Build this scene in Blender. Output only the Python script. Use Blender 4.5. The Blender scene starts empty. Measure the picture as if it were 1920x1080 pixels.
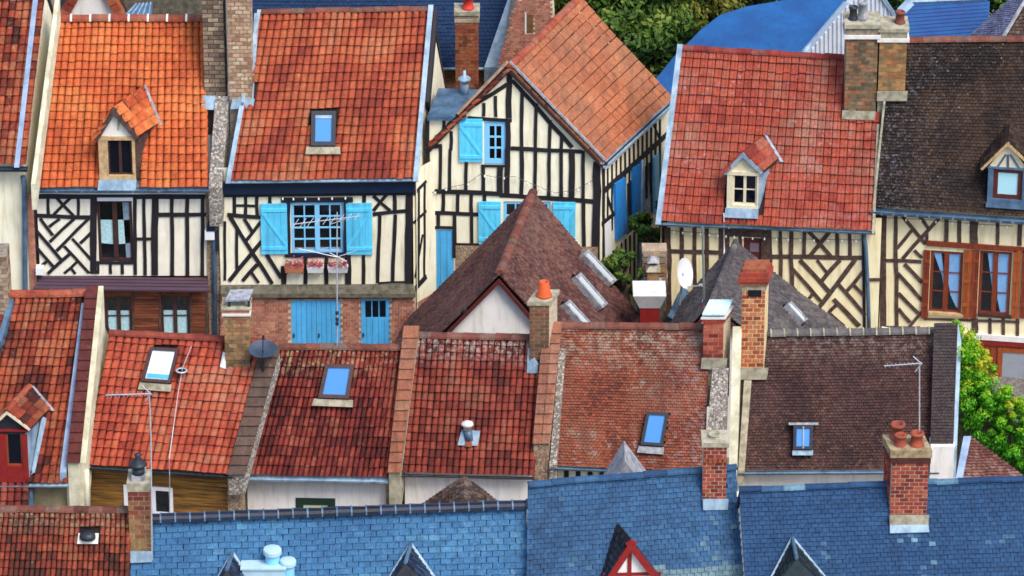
import bpy, math, random
from mathutils import Vector, Matrix, noise

random.seed(7)
rad = math.radians
sc = bpy.context.scene
V = Vector

# ------------------------------------------------------------------ camera
FPX = 9600.0                      # focal length in pixels of a 1920 px wide frame
PITCH = rad(27)
FW = V((0, math.cos(PITCH), -math.sin(PITCH)))
RT = V((1, 0, 0))
UP = V((0, math.sin(PITCH), math.cos(PITCH)))
CAMP = V((0, 5.03, 0)) - FW * 150.0
cd = bpy.data.cameras.new('camera')
cd.sensor_width = 36
cd.lens = FPX / 1920 * 36
cd.clip_start = 1
cd.clip_end = 3000
cam = bpy.data.objects.new('camera', cd)
sc.collection.objects.link(cam)
cam.location = CAMP
cam.rotation_euler = (math.pi / 2 - PITCH, 0, 0)
sc.camera = cam

# ------------------------------------------------------------------ light
SUN_EL = rad(55)
sun_dir = V((math.cos(SUN_EL) * 0.64, -math.cos(SUN_EL) * 0.768, math.sin(SUN_EL)))
w = bpy.data.worlds.new('World')
sc.world = w
w.use_nodes = True
nt = w.node_tree
bg = nt.nodes['Background']
sky = nt.nodes.new('ShaderNodeTexSky')
sky.sky_type = 'NISHITA'
sky.sun_disc = False
sky.sun_elevation = SUN_EL
sky.sun_rotation = math.atan2(sun_dir.x, sun_dir.y)
sky.air_density = 1.0
sky.dust_density = 2.0
nt.links.new(sky.outputs[0], bg.inputs[0])
bg.inputs[1].default_value = 0.15
sd = bpy.data.lights.new('sun', 'SUN')
sd.energy = 1.8
sd.angle = rad(26)
sd.color = (1.0, 0.95, 0.88)
sun = bpy.data.objects.new('sun', sd)
sc.collection.objects.link(sun)
sun.location = (20, -40, 60)
sun.rotation_euler = (-sun_dir).to_track_quat('-Z', 'Y').to_euler()
sc.view_settings.view_transform = 'Standard'
sc.view_settings.look = 'None'
sc.view_settings.gamma = 1
sc.view_settings.use_curve_mapping = False
sc.view_settings.exposure = 0.8
sc.cycles.use_denoising = True
sc.cycles.max_bounces = 6
sc.cycles.filter_width = 1.6

# ------------------------------------------------------------------ pixel <-> world
def ray(x, y): return FW * FPX + RT * (x - 960) - UP * (y - 540)
def PP(x, y, pt, n):
    d = ray(x, y)
    return CAMP + d * ((pt - CAMP).dot(n) / d.dot(n))
def PY(x, y, Y): return PP(x, y, V((0, Y, 0)), V((0, 1, 0)))
def PZ(x, y, z): return PP(x, y, V((0, 0, z)), V((0, 0, 1)))
def proj(p):
    q = p - CAMP
    k = FPX / q.dot(FW)
    return 960 + q.dot(RT) * k, 540 - q.dot(UP) * k

# ------------------------------------------------------------------ materials
def L(c):
    return tuple(((v / 255) / 12.92 if v / 255 <= 0.04045 else ((v / 255 + 0.055) / 1.055) ** 2.4) for v in c) + (1.0,)
MATS = {}
def newmat(name):
    m = bpy.data.materials.new(name)
    m.use_nodes = True
    MATS[name] = m
    n = m.node_tree
    return m, n, n.nodes['Principled BSDF']
def nd(n, t, **kw):
    x = n.nodes.new(t)
    for k, v in kw.items():
        setattr(x, k, v)
    return x
def ramp(n, cols, pos=None, mode='LINEAR'):
    r = n.nodes.new('ShaderNodeValToRGB')
    r.color_ramp.interpolation = mode
    e = r.color_ramp.elements
    k = len(cols)
    pos = pos or [i / max(1, k - 1) for i in range(k)]
    while len(e) < k: e.new(0.5)
    for i in range(k):
        e[i].position = pos[i]
        e[i].color = cols[i]
    return r
def mixc(n, fac, a, b, mode='MIX'):
    m = n.nodes.new('ShaderNodeMix')
    m.data_type = 'RGBA'
    m.blend_type = mode
    for sock, val in ((m.inputs[0], fac), (m.inputs[6], a), (m.inputs[7], b)):
        if hasattr(val, 'is_linked'):
            n.links.new(val, sock)
        else:
            sock.default_value = val
    return m.outputs[2]
def pnoise(n, scale, detail=4, rough=0.6, vec=None, stretch=None):
    g = n.nodes.new('ShaderNodeNewGeometry')
    src = g.outputs['Position']
    if stretch:
        mp = n.nodes.new('ShaderNodeMapping')
        mp.inputs['Scale'].default_value = stretch
        n.links.new(src, mp.inputs['Vector'])
        src = mp.outputs[0]
    t = n.nodes.new('ShaderNodeTexNoise')
    t.inputs['Scale'].default_value = scale
    t.inputs['Detail'].default_value = detail
    t.inputs['Roughness'].default_value = rough
    n.links.new(src, t.inputs['Vector'])
    return t.outputs['Fac']
def thresh(n, src, a, b):
    r = ramp(n, [(0, 0, 0, 1), (1, 1, 1, 1)], [a, b])
    n.links.new(src, r.inputs[0])
    return r.outputs[0]
def bump(n, b, src, strength=0.3, dist=0.02):
    k = n.nodes.new('ShaderNodeBump')
    k.inputs['Strength'].default_value = strength
    k.inputs['Distance'].default_value = dist
    n.links.new(src, k.inputs['Height'])
    n.links.new(k.outputs[0], b.inputs['Normal'])

def LG(c, g):
    r = L(c); y = 0.3 * r[0] + 0.6 * r[1] + 0.1 * r[2]; s = 0.9
    g = (g, g, g) if not isinstance(g, tuple) else g
    return tuple((y + (r[i] - y) * s) * g[i] for i in range(3)) + (1.0,)
def tilemat(name, cols, g=0.66, dark=(60, 35, 32), damt=0.45, dscale=0.9, lich=(190, 175, 150), lamt=0.15, lscale=7.0, lpos=0.62, rough=0.85, streak=0.4):
    """fired clay / slate: one colour per piece from its own 'tint', weather stains and lichen by position"""
    m, n, b = newmat(name)
    if len(cols) > 4 and 'slate' not in name: cols = cols[:-1] + [tuple((x + y) / 2 for x, y in zip(cols[-1], cols[-2]))]
    a = nd(n, 'ShaderNodeAttribute', attribute_name='tint')
    r = ramp(n, [LG(c, g) for c in cols])
    n.links.new(a.outputs['Fac'], r.inputs[0])
    c = r.outputs[0]
    st = pnoise(n, dscale, 5, 0.65)
    f = thresh(n, st, 0.42, 0.72)
    mm = nd(n, 'ShaderNodeMath', operation='MULTIPLY'); mm.inputs[1].default_value = damt
    n.links.new(f, mm.inputs[0])
    c = mixc(n, mm.outputs[0], c, LG(dark, g))
    sk_ = thresh(n, pnoise(n, 1.0, 4, 0.6, stretch=(4.2, 0.55, 0.55)), 0.48, 0.72)
    ms_ = nd(n, 'ShaderNodeMath', operation='MULTIPLY'); ms_.inputs[1].default_value = streak; n.links.new(sk_, ms_.inputs[0])
    c = mixc(n, ms_.outputs[0], c, LG(tuple(v * 0.62 + 8 for v in dark), g))
    l1 = thresh(n, pnoise(n, lscale, 6, 0.7), lpos, lpos + 0.1)
    l2 = thresh(n, pnoise(n, 0.5, 2, 0.5, stretch=(1, 1, 1.7)), 0.4, 0.65)
    mm2 = nd(n, 'ShaderNodeMath', operation='MULTIPLY'); n.links.new(l1, mm2.inputs[0]); n.links.new(l2, mm2.inputs[1])
    mm3 = nd(n, 'ShaderNodeMath', operation='MULTIPLY'); mm3.inputs[1].default_value = min(1.0, lamt * 4); n.links.new(mm2.outputs[0], mm3.inputs[0])
    c = mixc(n, mm3.outputs[0], c, LG(lich, 0.75))
    fine = pnoise(n, 26, 3, 0.6)
    fr = ramp(n, [(0.72, 0.72, 0.72, 1), (1.2, 1.2, 1.2, 1)], [0.3, 0.7]); n.links.new(fine, fr.inputs[0])
    c = mixc(n, 1.0, c, fr.outputs[0], 'MULTIPLY')
    mid = pnoise(n, 5.5, 4, 0.7)
    fm = ramp(n, [(0.74, 0.74, 0.76, 1), (1.16, 1.15, 1.12, 1)], [0.34, 0.66]); n.links.new(mid, fm.inputs[0])
    c = mixc(n, 1.0, c, fm.outputs[0], 'MULTIPLY')
    n.links.new(c, b.inputs['Base Color'])
    b.inputs['Roughness'].default_value = rough
    b.inputs['Specular IOR Level'].default_value = 0.25
    bump(n, b, fine, 0.35, 0.01)
    return m

def weather(m, axis, lo, hi, col, amt, scale=6.0, pos=0.48, soft=0.12, g=0.8):
    """lichen / lime deposit / tone change on part of a roof: fades in between lo and hi along a world axis, broken up by noise"""
    n = m.node_tree; b = n.nodes['Principled BSDF']
    src = b.inputs['Base Color'].links[0].from_socket
    ge = n.nodes.new('ShaderNodeNewGeometry'); sp = n.nodes.new('ShaderNodeSeparateXYZ'); n.links.new(ge.outputs['Position'], sp.inputs[0])
    mr = n.nodes.new('ShaderNodeMapRange'); mr.inputs[1].default_value = lo; mr.inputs[2].default_value = hi
    n.links.new(sp.outputs['XYZ'.index(axis)], mr.inputs[0])
    t = thresh(n, pnoise(n, scale, 6, 0.7), pos, pos + soft)
    m1 = nd(n, 'ShaderNodeMath', operation='MULTIPLY'); n.links.new(mr.outputs[0], m1.inputs[0]); n.links.new(t, m1.inputs[1])
    m2 = nd(n, 'ShaderNodeMath', operation='MULTIPLY'); m2.inputs[1].default_value = amt; n.links.new(m1.outputs[0], m2.inputs[0])
    n.links.new(mixc(n, m2.outputs[0], src, LG(col, g)), b.inputs['Base Color'])

def plain(name, col, rough=0.8, var=0.12, scale=5.0, col2=None, metal=0.0, bmp=0.2, stretch=None, tint=0.0, streak=None):
    m, n, b = newmat(name)
    t = pnoise(n, scale, 5, 0.6, stretch=stretch)
    lo = L(col2) if col2 else tuple(v * (1 - var * 2) for v in L(col)[:3]) + (1,)
    r = ramp(n, [lo, L(col)], [0.35, 0.62]); n.links.new(t, r.inputs[0])
    c = r.outputs[0]
    if tint:
        a = nd(n, 'ShaderNodeAttribute', attribute_name='tint')
        rr = ramp(n, [(1 - tint,) * 3 + (1,), (1 + tint * 0.4,) * 3 + (1,)]); n.links.new(a.outputs['Fac'], rr.inputs[0])
        c = mixc(n, 1.0, c, rr.outputs[0], 'MULTIPLY')
    if streak:
        s = thresh(n, pnoise(n, 2.2, 4, 0.6, stretch=(3, 3, 0.35)), 0.5, 0.75)
        mm = nd(n, 'ShaderNodeMath', operation='MULTIPLY'); mm.inputs[1].default_value = streak[1]; n.links.new(s, mm.inputs[0])
        c = mixc(n, mm.outputs[0], c, L(streak[0]))
    n.links.new(c, b.inputs['Base Color'])
    b.inputs['Roughness'].default_value = rough
    b.inputs['Metallic'].default_value = metal
    if bmp: bump(n, b, t, bmp, 0.02)
    return m

def rubblemat(name, cols, scale=9.0):
    m, n, b = newmat(name)
    scale = scale * 1.9
    g = nd(n, 'ShaderNodeNewGeometry')
    v = nd(n, 'ShaderNodeTexVoronoi'); v.inputs['Scale'].default_value = scale
    n.links.new(g.outputs['Position'], v.inputs['Vector'])
    sep = nd(n, 'ShaderNodeSeparateColor'); n.links.new(v.outputs['Color'], sep.inputs[0])
    r = ramp(n, [L(c) for c in cols]); n.links.new(sep.outputs[0], r.inputs[0])
    v2 = nd(n, 'ShaderNodeTexVoronoi', feature='DISTANCE_TO_EDGE'); v2.inputs['Scale'].default_value = scale
    n.links.new(g.outputs['Position'], v2.inputs['Vector'])
    e = thresh(n, v2.outputs['Distance'], 0.02, 0.09)
    c = mixc(n, e, L((120, 110, 100)), r.outputs[0])
    fine = pnoise(n, 14, 5, 0.7)
    fr = ramp(n, [(0.6,) * 3 + (1,), (1.2,) * 3 + (1,)], [0.3, 0.7]); n.links.new(fine, fr.inputs[0])
    c = mixc(n, 1.0, c, fr.outputs[0], 'MULTIPLY')
    n.links.new(c, b.inputs['Base Color'])
    b.inputs['Roughness'].default_value = 0.9
    bump(n, b, e, 0.6, 0.04)
    return m

def glassmat(name, col, rough=0.06, alpha=None):
    m, n, b = newmat(name)
    b.inputs['Base Color'].default_value = L(col)
    b.inputs['Roughness'].default_value = rough
    b.inputs['Coat Weight'].default_value = 0.6
    b.inputs['Coat Roughness'].default_value = 0.03
    if alpha is not None:
        tr = nd(n, 'ShaderNodeBsdfTransparent'); gl = nd(n, 'ShaderNodeBsdfGlossy'); gl.inputs['Roughness'].default_value = 0.04
        gl.inputs['Color'].default_value = (0.6, 0.7, 0.8, 1)
        ms = nd(n, 'ShaderNodeMixShader')
        ms.inputs[0].default_value = 0.07; n.links.new(tr.outputs[0], ms.inputs[1]); n.links.new(gl.outputs[0], ms.inputs[2])
        n.links.new(ms.outputs[0], n.nodes['Material Output'].inputs[0])
    return m

# clay tiles
T_ORANGE = tilemat('orange_pantile', [(192, 70, 32), (212, 86, 36), (224, 98, 42), (230, 112, 50), (232, 132, 72)], g=(.80, .92, .8), damt=0.22, lamt=0.03, dark=(150, 45, 25))
T_RED2 = tilemat('worn_orange_pantile', [(150, 54, 40), (184, 70, 44), (200, 84, 48), (210, 100, 58), (200, 122, 90)], g=(.72, .82, .76), damt=0.4, lamt=0.1, dark=(135, 45, 38), lich=(205, 150, 120))
T_RED6 = tilemat('red_flat_tile', [(150, 42, 38), (182, 56, 44), (202, 68, 48), (192, 84, 70), (198, 136, 122)], g=(.66, .90, .74), damt=0.3, dark=(150, 40, 42), lich=(206, 170, 165), lamt=0.3, lpos=0.58, lscale=6)
T_BROWN7 = tilemat('dark_plain_tile', [(34, 28, 32), (48, 38, 36), (60, 46, 40), (70, 54, 46), (84, 70, 66)], g=(.86, .76, .62), dark=(40, 34, 42), damt=0.5, lscale=16, lpos=0.6, lamt=0.3, lich=(196, 190, 182))
T_TERRA5 = tilemat('terracotta_interlocking_tile', [(184, 94, 64), (194, 102, 70), (200, 108, 74), (206, 116, 80)], g=(.80, .92, .74), lamt=0.06, damt=0.7, dark=(146, 92, 80), dscale=0.45)
T_A = tilemat('weathered_pantile', [(84, 34, 28), (136, 46, 30), (172, 62, 36), (198, 86, 46), (176, 108, 80)], g=(.72, .8, .74), damt=0.55, dark=(82, 36, 34), dscale=1.1, lamt=0.14)
T_B = tilemat('bright_red_pantile', [(172, 54, 36), (200, 70, 44), (212, 80, 48), (212, 96, 62), (198, 124, 100)], g=(.74, .88, .8), damt=0.4, dark=(164, 66, 52), dscale=0.7, lamt=0.12, lich=(205, 150, 130))
T_C = tilemat('dark_red_interlocking_tile', [(76, 24, 26), (108, 32, 32), (136, 42, 38), (156, 56, 46), (176, 104, 78)], g=(.86, .96, .84), damt=0.5, dark=(70, 28, 32), dscale=1.3, lamt=0.2, lich=(190, 150, 105))
T_D = tilemat('brownish_red_pantile', [(92, 34, 32), (126, 42, 36), (150, 52, 42), (162, 66, 50), (150, 92, 80)], g=(.86, .98, .84), damt=0.45, dark=(80, 42, 42), dscale=1.2, lamt=0.16, lich=(186, 150, 120))
T_E = tilemat('patchy_plain_tile', [(118, 58, 46), (146, 66, 46), (168, 78, 50), (164, 88, 62), (140, 88, 76)], g=(.74, .82, .78), lich=(176, 158, 146), damt=0.45, dscale=0.5, dark=(104, 62, 56), lamt=0.3, lscale=4, lpos=0.55)
T_F = tilemat('brown_plain_tile', [(68, 46, 46), (82, 54, 52), (94, 60, 54), (104, 68, 60), (118, 86, 78)], dark=(66, 48, 54), lamt=0.2, lich=(160, 140, 126), damt=0.4, dscale=0.6)
T_G = tilemat('small_red_pantile', [(88, 44, 34), (128, 52, 38), (158, 64, 42), (186, 82, 48), (156, 116, 84)], damt=0.6, dark=(92, 54, 40), dscale=1.4, lamt=0.2, lich=(176, 150, 112))
T_K = tilemat('maroon_plain_tile', [(92, 56, 52), (106, 64, 58), (120, 72, 64), (132, 84, 74), (148, 112, 94)], damt=0.4, dark=(88, 64, 70), dscale=0.7, lamt=0.22, lich=(180, 150, 100), lscale=6)
T_L = tilemat('grey_plain_tile', [(92, 84, 84), (106, 98, 96), (118, 110, 108), (132, 122, 118)], damt=0.5, dark=(72, 72, 90), lamt=0.2, lich=(170, 165, 160))
T_M = tilemat('brown_slate_tile', [(70, 54, 48), (96, 72, 58), (120, 92, 76), (140, 126, 118)], damt=0.3, dark=(70, 60, 60), lamt=0.2)
T_N = tilemat('pinkish_brown_tile', [(128, 74, 62), (150, 92, 78), (166, 112, 98), (180, 140, 124)], damt=0.3, dark=(128, 80, 70), lamt=0.2)
S_H = tilemat('pale_blue_slate', [(50, 98, 154), (56, 106, 164), (62, 114, 172), (68, 122, 180), (92, 146, 196)], g=(.68, .80, .70), streak=0.25, lpos=0.68, dark=(48, 92, 146), dscale=0.7, lamt=0.12, lich=(140, 180, 210), rough=0.8, damt=0.35)
S_I = tilemat('mid_blue_slate', [(40, 72, 116), (48, 84, 132), (54, 94, 144), (62, 104, 154), (120, 142, 160)], g=(.70, .82, .74), streak=0.25, lpos=0.68, dark=(44, 72, 112), dscale=0.6, lamt=0.25, lich=(150, 165, 165), lscale=9, rough=0.8, damt=0.5)
S_J = tilemat('deep_blue_slate', [(32, 64, 108), (36, 72, 120), (42, 80, 130), (48, 88, 138), (124, 160, 190)], g=(.66, .78, .72), streak=0.25, lpos=0.68, dark=(34, 62, 104), damt=0.4, dscale=0.6, lamt=0.12, lich=(150, 170, 180), rough=0.8)
S_BG = tilemat('navy_slate', [(28, 58, 106), (34, 66, 116), (40, 74, 126)], g=(.6, .66, .6), streak=0.25, lpos=0.68, dark=(34, 60, 100), damt=0.4, lamt=0.06, lich=(130, 160, 190), rough=0.85)
RIDGE_OR = tilemat('orange_ridge_clay', [(170, 72, 44), (190, 92, 60), (170, 104, 80)], g=.8, damt=0.3, lamt=0.2)
RIDGE_MIX = tilemat('mossy_ridge_clay', [(120, 66, 54), (150, 84, 66), (130, 104, 90)], g=.8, damt=0.4, lamt=0.4, lich=(170, 160, 120))
RIDGE_GR = tilemat('grey_ridge_clay', [(96, 92, 96), (116, 110, 110), (138, 132, 128)], damt=0.3, lamt=0.4, lich=(200, 130, 50), lpos=0.7)
RIDGE_BLK = tilemat('black_ridge_clay', [(22, 32, 52), (30, 44, 70), (40, 58, 88)], damt=0.2, lamt=0.05, rough=0.4)
# masonry
B_RED = tilemat('red_brick', [(132, 46, 38), (168, 60, 44), (192, 78, 52), (206, 104, 70)], g=0.85, damt=0.35, dark=(92, 46, 42), lamt=0.08)
B_ORANGE = tilemat('orange_brick', [(158, 70, 38), (196, 92, 44), (214, 114, 58), (226, 150, 88)], g=0.85, damt=0.25, dark=(140, 66, 48), lamt=0.1)
B_TAN = tilemat('tan_brick', [(130, 104, 66), (164, 124, 78), (190, 148, 96), (178, 104, 66)], g=0.85, damt=0.4, dark=(104, 86, 60), lamt=0.2, lich=(196, 180, 120))
B_GREY = tilemat('sooty_brick', [(120, 98, 80), (156, 130, 106), (184, 156, 126), (204, 178, 146)], g=0.85, damt=0.35, lamt=0.15, dark=(70, 62, 58), dscale=2.5)
B_PALE = tilemat('pale_brick', [(172, 128, 96), (200, 156, 120), (216, 178, 142), (224, 200, 168)], g=0.85, damt=0.25, dark=(150, 120, 98), lamt=0.1)
B_BURNT = tilemat('burnt_orange_brick', [(136, 70, 42), (170, 86, 48), (190, 100, 56), (176, 112, 72)], g=0.85, damt=0.4, dark=(88, 52, 42), lamt=0.1)
B_PINK = tilemat('pink_brick', [(176, 104, 82), (200, 126, 100), (214, 148, 118), (190, 90, 66)], g=0.85, damt=0.2, dark=(150, 88, 74), lamt=0.12)
MORTAR = plain('mortar', (206, 188, 160), 0.95, 0.2, 9)
MORTAR_D = plain('dark_mortar', (150, 136, 118), 0.95, 0.25, 9)
CEMENT = plain('mossy_cement', (176, 168, 146), 0.95, 0.3, 5, col2=(128, 122, 100))
CEM_WHITE = plain('pale_cement', (222, 220, 214), 0.9, 0.1, 4)
MOSSY = plain('mossy_stone', (112, 104, 92), 0.95, 0.2, 6, col2=(72, 72, 52), bmp=0.5)
RUBBLE = rubblemat('grey_rubble', [(110, 104, 100), (160, 152, 142), (206, 198, 186), (134, 116, 104)])
RUBBLE_W = rubblemat('tan_rubble', [(150, 120, 92), (180, 150, 116), (196, 176, 146), (160, 104, 78)], 10)
# plaster, wood, paint
PL_CREAM = plain('cream_plaster', (248, 242, 214), 0.9, 0.05, 1.6, col2=(238, 228, 196), streak=((176, 164, 136), 0.5))
PL_IVORY = plain('ivory_plaster', (246, 240, 220), 0.9, 0.05, 1.8, col2=(234, 226, 204), streak=((178, 170, 154), 0.45))
PL_YELLOW = plain('yellow_plaster', (248, 236, 194), 0.9, 0.05, 1.6, col2=(238, 220, 172), streak=((186, 162, 120), 0.5))
PL_WHITE = plain('white_plaster', (240, 236, 230), 0.9, 0.05, 1.4, col2=(226, 220, 212), streak=((166, 158, 146), 0.5))
PL_GREEN = plain('stained_plaster', (222, 216, 188), 0.9, 0.12, 2.5, col2=(186, 180, 150), streak=((140, 132, 110), 0.5))
OLIVE = plain('olive_render', (150, 138, 104), 0.9, 0.2, 3)
TIMBER = plain('black_timber', (30, 25, 32), 0.7, 0.25, 8, stretch=(1, 1, 0.3))
TIMBER_N = plain('navy_timber', (22, 32, 56), 0.6, 0.2, 8)
TIMBER_B = plain('brown_timber', (58, 40, 36), 0.75, 0.3, 8, col2=(92, 72, 62))
WOOD_R = plain('reddish_wood', (146, 62, 32), 0.55, 0.25, 6, stretch=(6, 6, 0.6), tint=0.35)
WOOD_O = plain('orange_wood', (172, 84, 34), 0.55, 0.25, 6, stretch=(6, 6, 0.6), tint=0.3)
WOOD_CLAD = plain('brown_cladding', (140, 74, 42), 0.7, 0.3, 5, col2=(82, 40, 28), stretch=(0.4, 0.4, 6), tint=0.4)
WOOD_PLANK = plain('golden_cladding', (164, 116, 44), 0.7, 0.3, 4, col2=(92, 60, 26), stretch=(0.35, 0.35, 5), tint=0.45)
WOOD_PALE = plain('pale_oak', (206, 172, 124), 0.7, 0.2, 8)
WOOD_DK = plain('dark_brown_paint', (74, 46, 42), 0.5, 0.2, 8)
PAINT_RED = plain('red_paint', (142, 30, 30), 0.5, 0.12, 6)
PAINT_MAR = plain('maroon_paint', (92, 40, 34), 0.5, 0.15, 6)
BLUE = plain('sky_blue_paint', (96, 212, 250), 0.5, 0.06, 5, tint=0.14, streak=((70, 140, 176), 0.55))
BLUE_D = plain('mid_blue_paint', (84, 182, 240), 0.5, 0.06, 5, tint=0.14, streak=((70, 140, 176), 0.55))
BLUE_L = plain('pale_blue_paint', (134, 206, 246), 0.5, 0.05, 5)
BLUE_S = plain('strong_blue_paint', (40, 140, 226), 0.5, 0.08, 5)
WHITE_P = plain('white_paint', (238, 238, 238), 0.5, 0.04, 5)
CREAM_P = plain('cream_paint', (226, 214, 182), 0.6, 0.08, 6)
GREEN_P = plain('dark_green_paint', (28, 56, 44), 0.5, 0.1, 6)
# metal
ZINC = plain('pale_zinc', (160, 184, 200), 0.5, 0.1, 3, col2=(122, 146, 166), metal=0.1, bmp=0.15, streak=((84, 112, 136), 0.6))
ZINC_D = plain('grey_blue_zinc', (88, 118, 144), 0.5, 0.12, 3, col2=(60, 84, 108), metal=0.1, bmp=0.15, streak=((48, 62, 76), 0.5))
ZINC_L = plain('lavender_zinc', (152, 172, 200), 0.5, 0.1, 3, col2=(120, 138, 164), metal=0.1, bmp=0.05)
LEAD = plain('lead_sheet', (168, 168, 172), 0.6, 0.2, 6, col2=(120, 122, 128), streak=((84, 84, 84), 0.6))
NAVY = plain('navy_fascia', (22, 40, 66), 0.4, 0.15, 4)
STEEL = plain('galvanised_steel', (196, 200, 206), 0.4, 0.1, 9, metal=0.3, bmp=0)
DKMETAL = plain('dark_steel', (44, 48, 56), 0.5, 0.1, 8, metal=0.2, bmp=0)
PENT = plain('purple_sheet', (72, 48, 64), 0.6, 0.15, 4, stretch=(0.3, 0.3, 4))
ROOF_BLUE = plain('bright_blue_sheet', (12, 88, 150), 0.75, 0.08, 0.9, col2=(10, 72, 130), bmp=0.1, stretch=(1, 1, 3), streak=((14, 54, 112), 0.5))
ROOF_BLUE2 = plain('blue_corrugated', (18, 80, 138), 0.75, 0.1, 1.5, col2=(20, 62, 124), bmp=0.1)
SHEET_W = plain('white_corrugated', (216, 222, 230), 0.5, 0.06, 2, bmp=0.05)
UNDER_S = plain('slate_battens', (30, 38, 54), 0.95, 0.2, 4)
UNDER = plain('roof_battens', (48, 32, 30), 0.95, 0.2, 4)
# glass and cloth
GLASS_DK = glassmat('dark_glass', (14, 18, 30))
GLASS_BL = glassmat('painted_sky_glass', (70, 138, 208), 0.12)  # skylight panes: blue sky reflection painted into the base colour
GLASS_WH = glassmat('bright_blind_glass', (226, 240, 242), 0.2)
GLASS_CY = glassmat('pale_cyan_glass', (176, 224, 234), 0.2)  # panes in one even pale cyan
GLASS_GR = glassmat('pale_grey_glass', (196, 206, 210), 0.25)
GLASS = glassmat('clear_glass', (255, 255, 255), alpha=1)
INNER = plain('room_darkness', (8, 8, 14), 1.0, 0.1, 4, bmp=0)
CURT_CY = plain('pale_cyan_net_curtain', (206, 246, 250), 0.9, 0.12, 14)
CURT_BL = plain('blue_curtain', (140, 196, 246), 0.9, 0.12, 10, stretch=(6, 6, 0.5))
CURT_GR = plain('grey_blue_curtain', (150, 172, 190), 0.9, 0.12, 10)
POT_OR = plain('orange_clay_pot', (206, 84, 30), 0.7, 0.1, 8)
POT_RD = plain('red_clay_pot', (160, 72, 44), 0.8, 0.25, 5, col2=(112, 58, 44))
POT_RED = plain('scarlet_pot', (214, 60, 44), 0.6, 0.1, 8)

# ------------------------------------------------------------------ mesh helpers
COL = sc.collection
def wl(o):
    p = V(o.location)
    while o.parent:
        o = o.parent
        p += V(o.location)
    return p
class MB:
    def __init__(s): s.v = []; s.f = []; s.t = []
    def add(s, vs, fs, tint=0.5):
        k = len(s.v)
        s.v += [V(p) for p in vs]
        for f in fs:
            s.f.append(tuple(i + k for i in f)); s.t.append(tint)
        return s
    def hexa(s, b, t, tint=0.5):      # bottom loop and top loop, both counter-clockwise seen from the top
        n = len(b)
        fs = [tuple(range(n))[::-1], tuple(range(n, 2 * n))]
        fs += [(i, (i + 1) % n, n + (i + 1) % n, n + i) for i in range(n)]
        return s.add(list(b) + list(t), fs, tint)
    def box(s, o, a, b, c, tint=0.5): # corner + three edge vectors
        return s.hexa([o, o + a, o + a + b, o + b], [o + c, o + a + c, o + a + b + c, o + b + c], tint)
    def tube(s, pts, r, n=8, tint=0.5, r2=None, cap=True):
        k0 = len(s.v); m = len(pts)
        for i, p in enumerate(pts):
            d = (pts[min(i + 1, m - 1)] - pts[max(i - 1, 0)]).normalized()
            q = d.cross(V((0, 0, 1)))
            if q.length < 0.05: q = d.cross(V((1, 0, 0)))
            q.normalize(); u = q.cross(d)
            rr = r if r2 is None else r + (r2 - r) * i / (m - 1)
            for j in range(n):
                a = 2 * math.pi * j / n
                s.v.append(p + q * (math.cos(a) * rr) + u * (math.sin(a) * rr))
        for i in range(m - 1):
            for j in range(n):
                j2 = (j + 1) % n
                s.f.append((k0 + i * n + j, k0 + i * n + j2, k0 + (i + 1) * n + j2, k0 + (i + 1) * n + j)); s.t.append(tint)
        if cap:
            s.f.append(tuple(k0 + j for j in range(n))[::-1]); s.t.append(tint)
            s.f.append(tuple(k0 + (m - 1) * n + j for j in range(n))); s.t.append(tint)
        return s
    def lathe(s, c, prof, n=14, tint=0.5):   # prof: (radius, height) list upwards
        k0 = len(s.v)
        for r, h in prof:
            for j in range(n):
                a = 2 * math.pi * j / n
                s.v.append(c + V((math.cos(a) * r, math.sin(a) * r, h)))
        for i in range(len(prof) - 1):
            for j in range(n):
                j2 = (j + 1) % n
                s.f.append((k0 + i * n + j, k0 + i * n + j2, k0 + (i + 1) * n + j2, k0 + (i + 1) * n + j)); s.t.append(tint)
        s.f.append(tuple(k0 + j for j in range(n))[::-1]); s.t.append(tint)
        e = k0 + (len(prof) - 1) * n
        s.f.append(tuple(e + j for j in range(n))); s.t.append(tint)
        return s
    def mesh(s, name, mat, org):
        me = bpy.data.meshes.new(name)
        me.from_pydata([p - org for p in s.v], [], s.f)
        at = me.attributes.new('tint', 'FLOAT', 'FACE')
        at.data.foreach_set('value', s.t)
        me.materials.append(mat)
        me.update()
        return me
    def build(s, name, mat, parent=None, org=None, smooth=False, kind=None):
        if org is None: org = wl(parent) if parent else V((0, 0, 0))
        me = s.mesh(name, mat, org)
        if smooth:
            me.polygons.foreach_set('use_smooth', [True] * len(me.polygons))
        return place(name, me, org, parent, kind)
def place(name, me, org, parent=None, kind=None):
    o = bpy.data.objects.new(name, me)
    COL.objects.link(o)
    if parent: o.parent = parent; o.location = org - wl(parent)
    else: o.location = org
    if kind: o['kind'] = kind
    return o
def thing(name, label, cat, loc, group=None):
    o = bpy.data.objects.new(name, None)
    COL.objects.link(o)
    o.location = loc
    o.empty_display_size = 0.3
    tag(o, label, cat, group)
    return o
def tag(o, label, cat, group=None):
    o['label'] = label; o['category'] = cat
    if group: o['group'] = group
    return o

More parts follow.
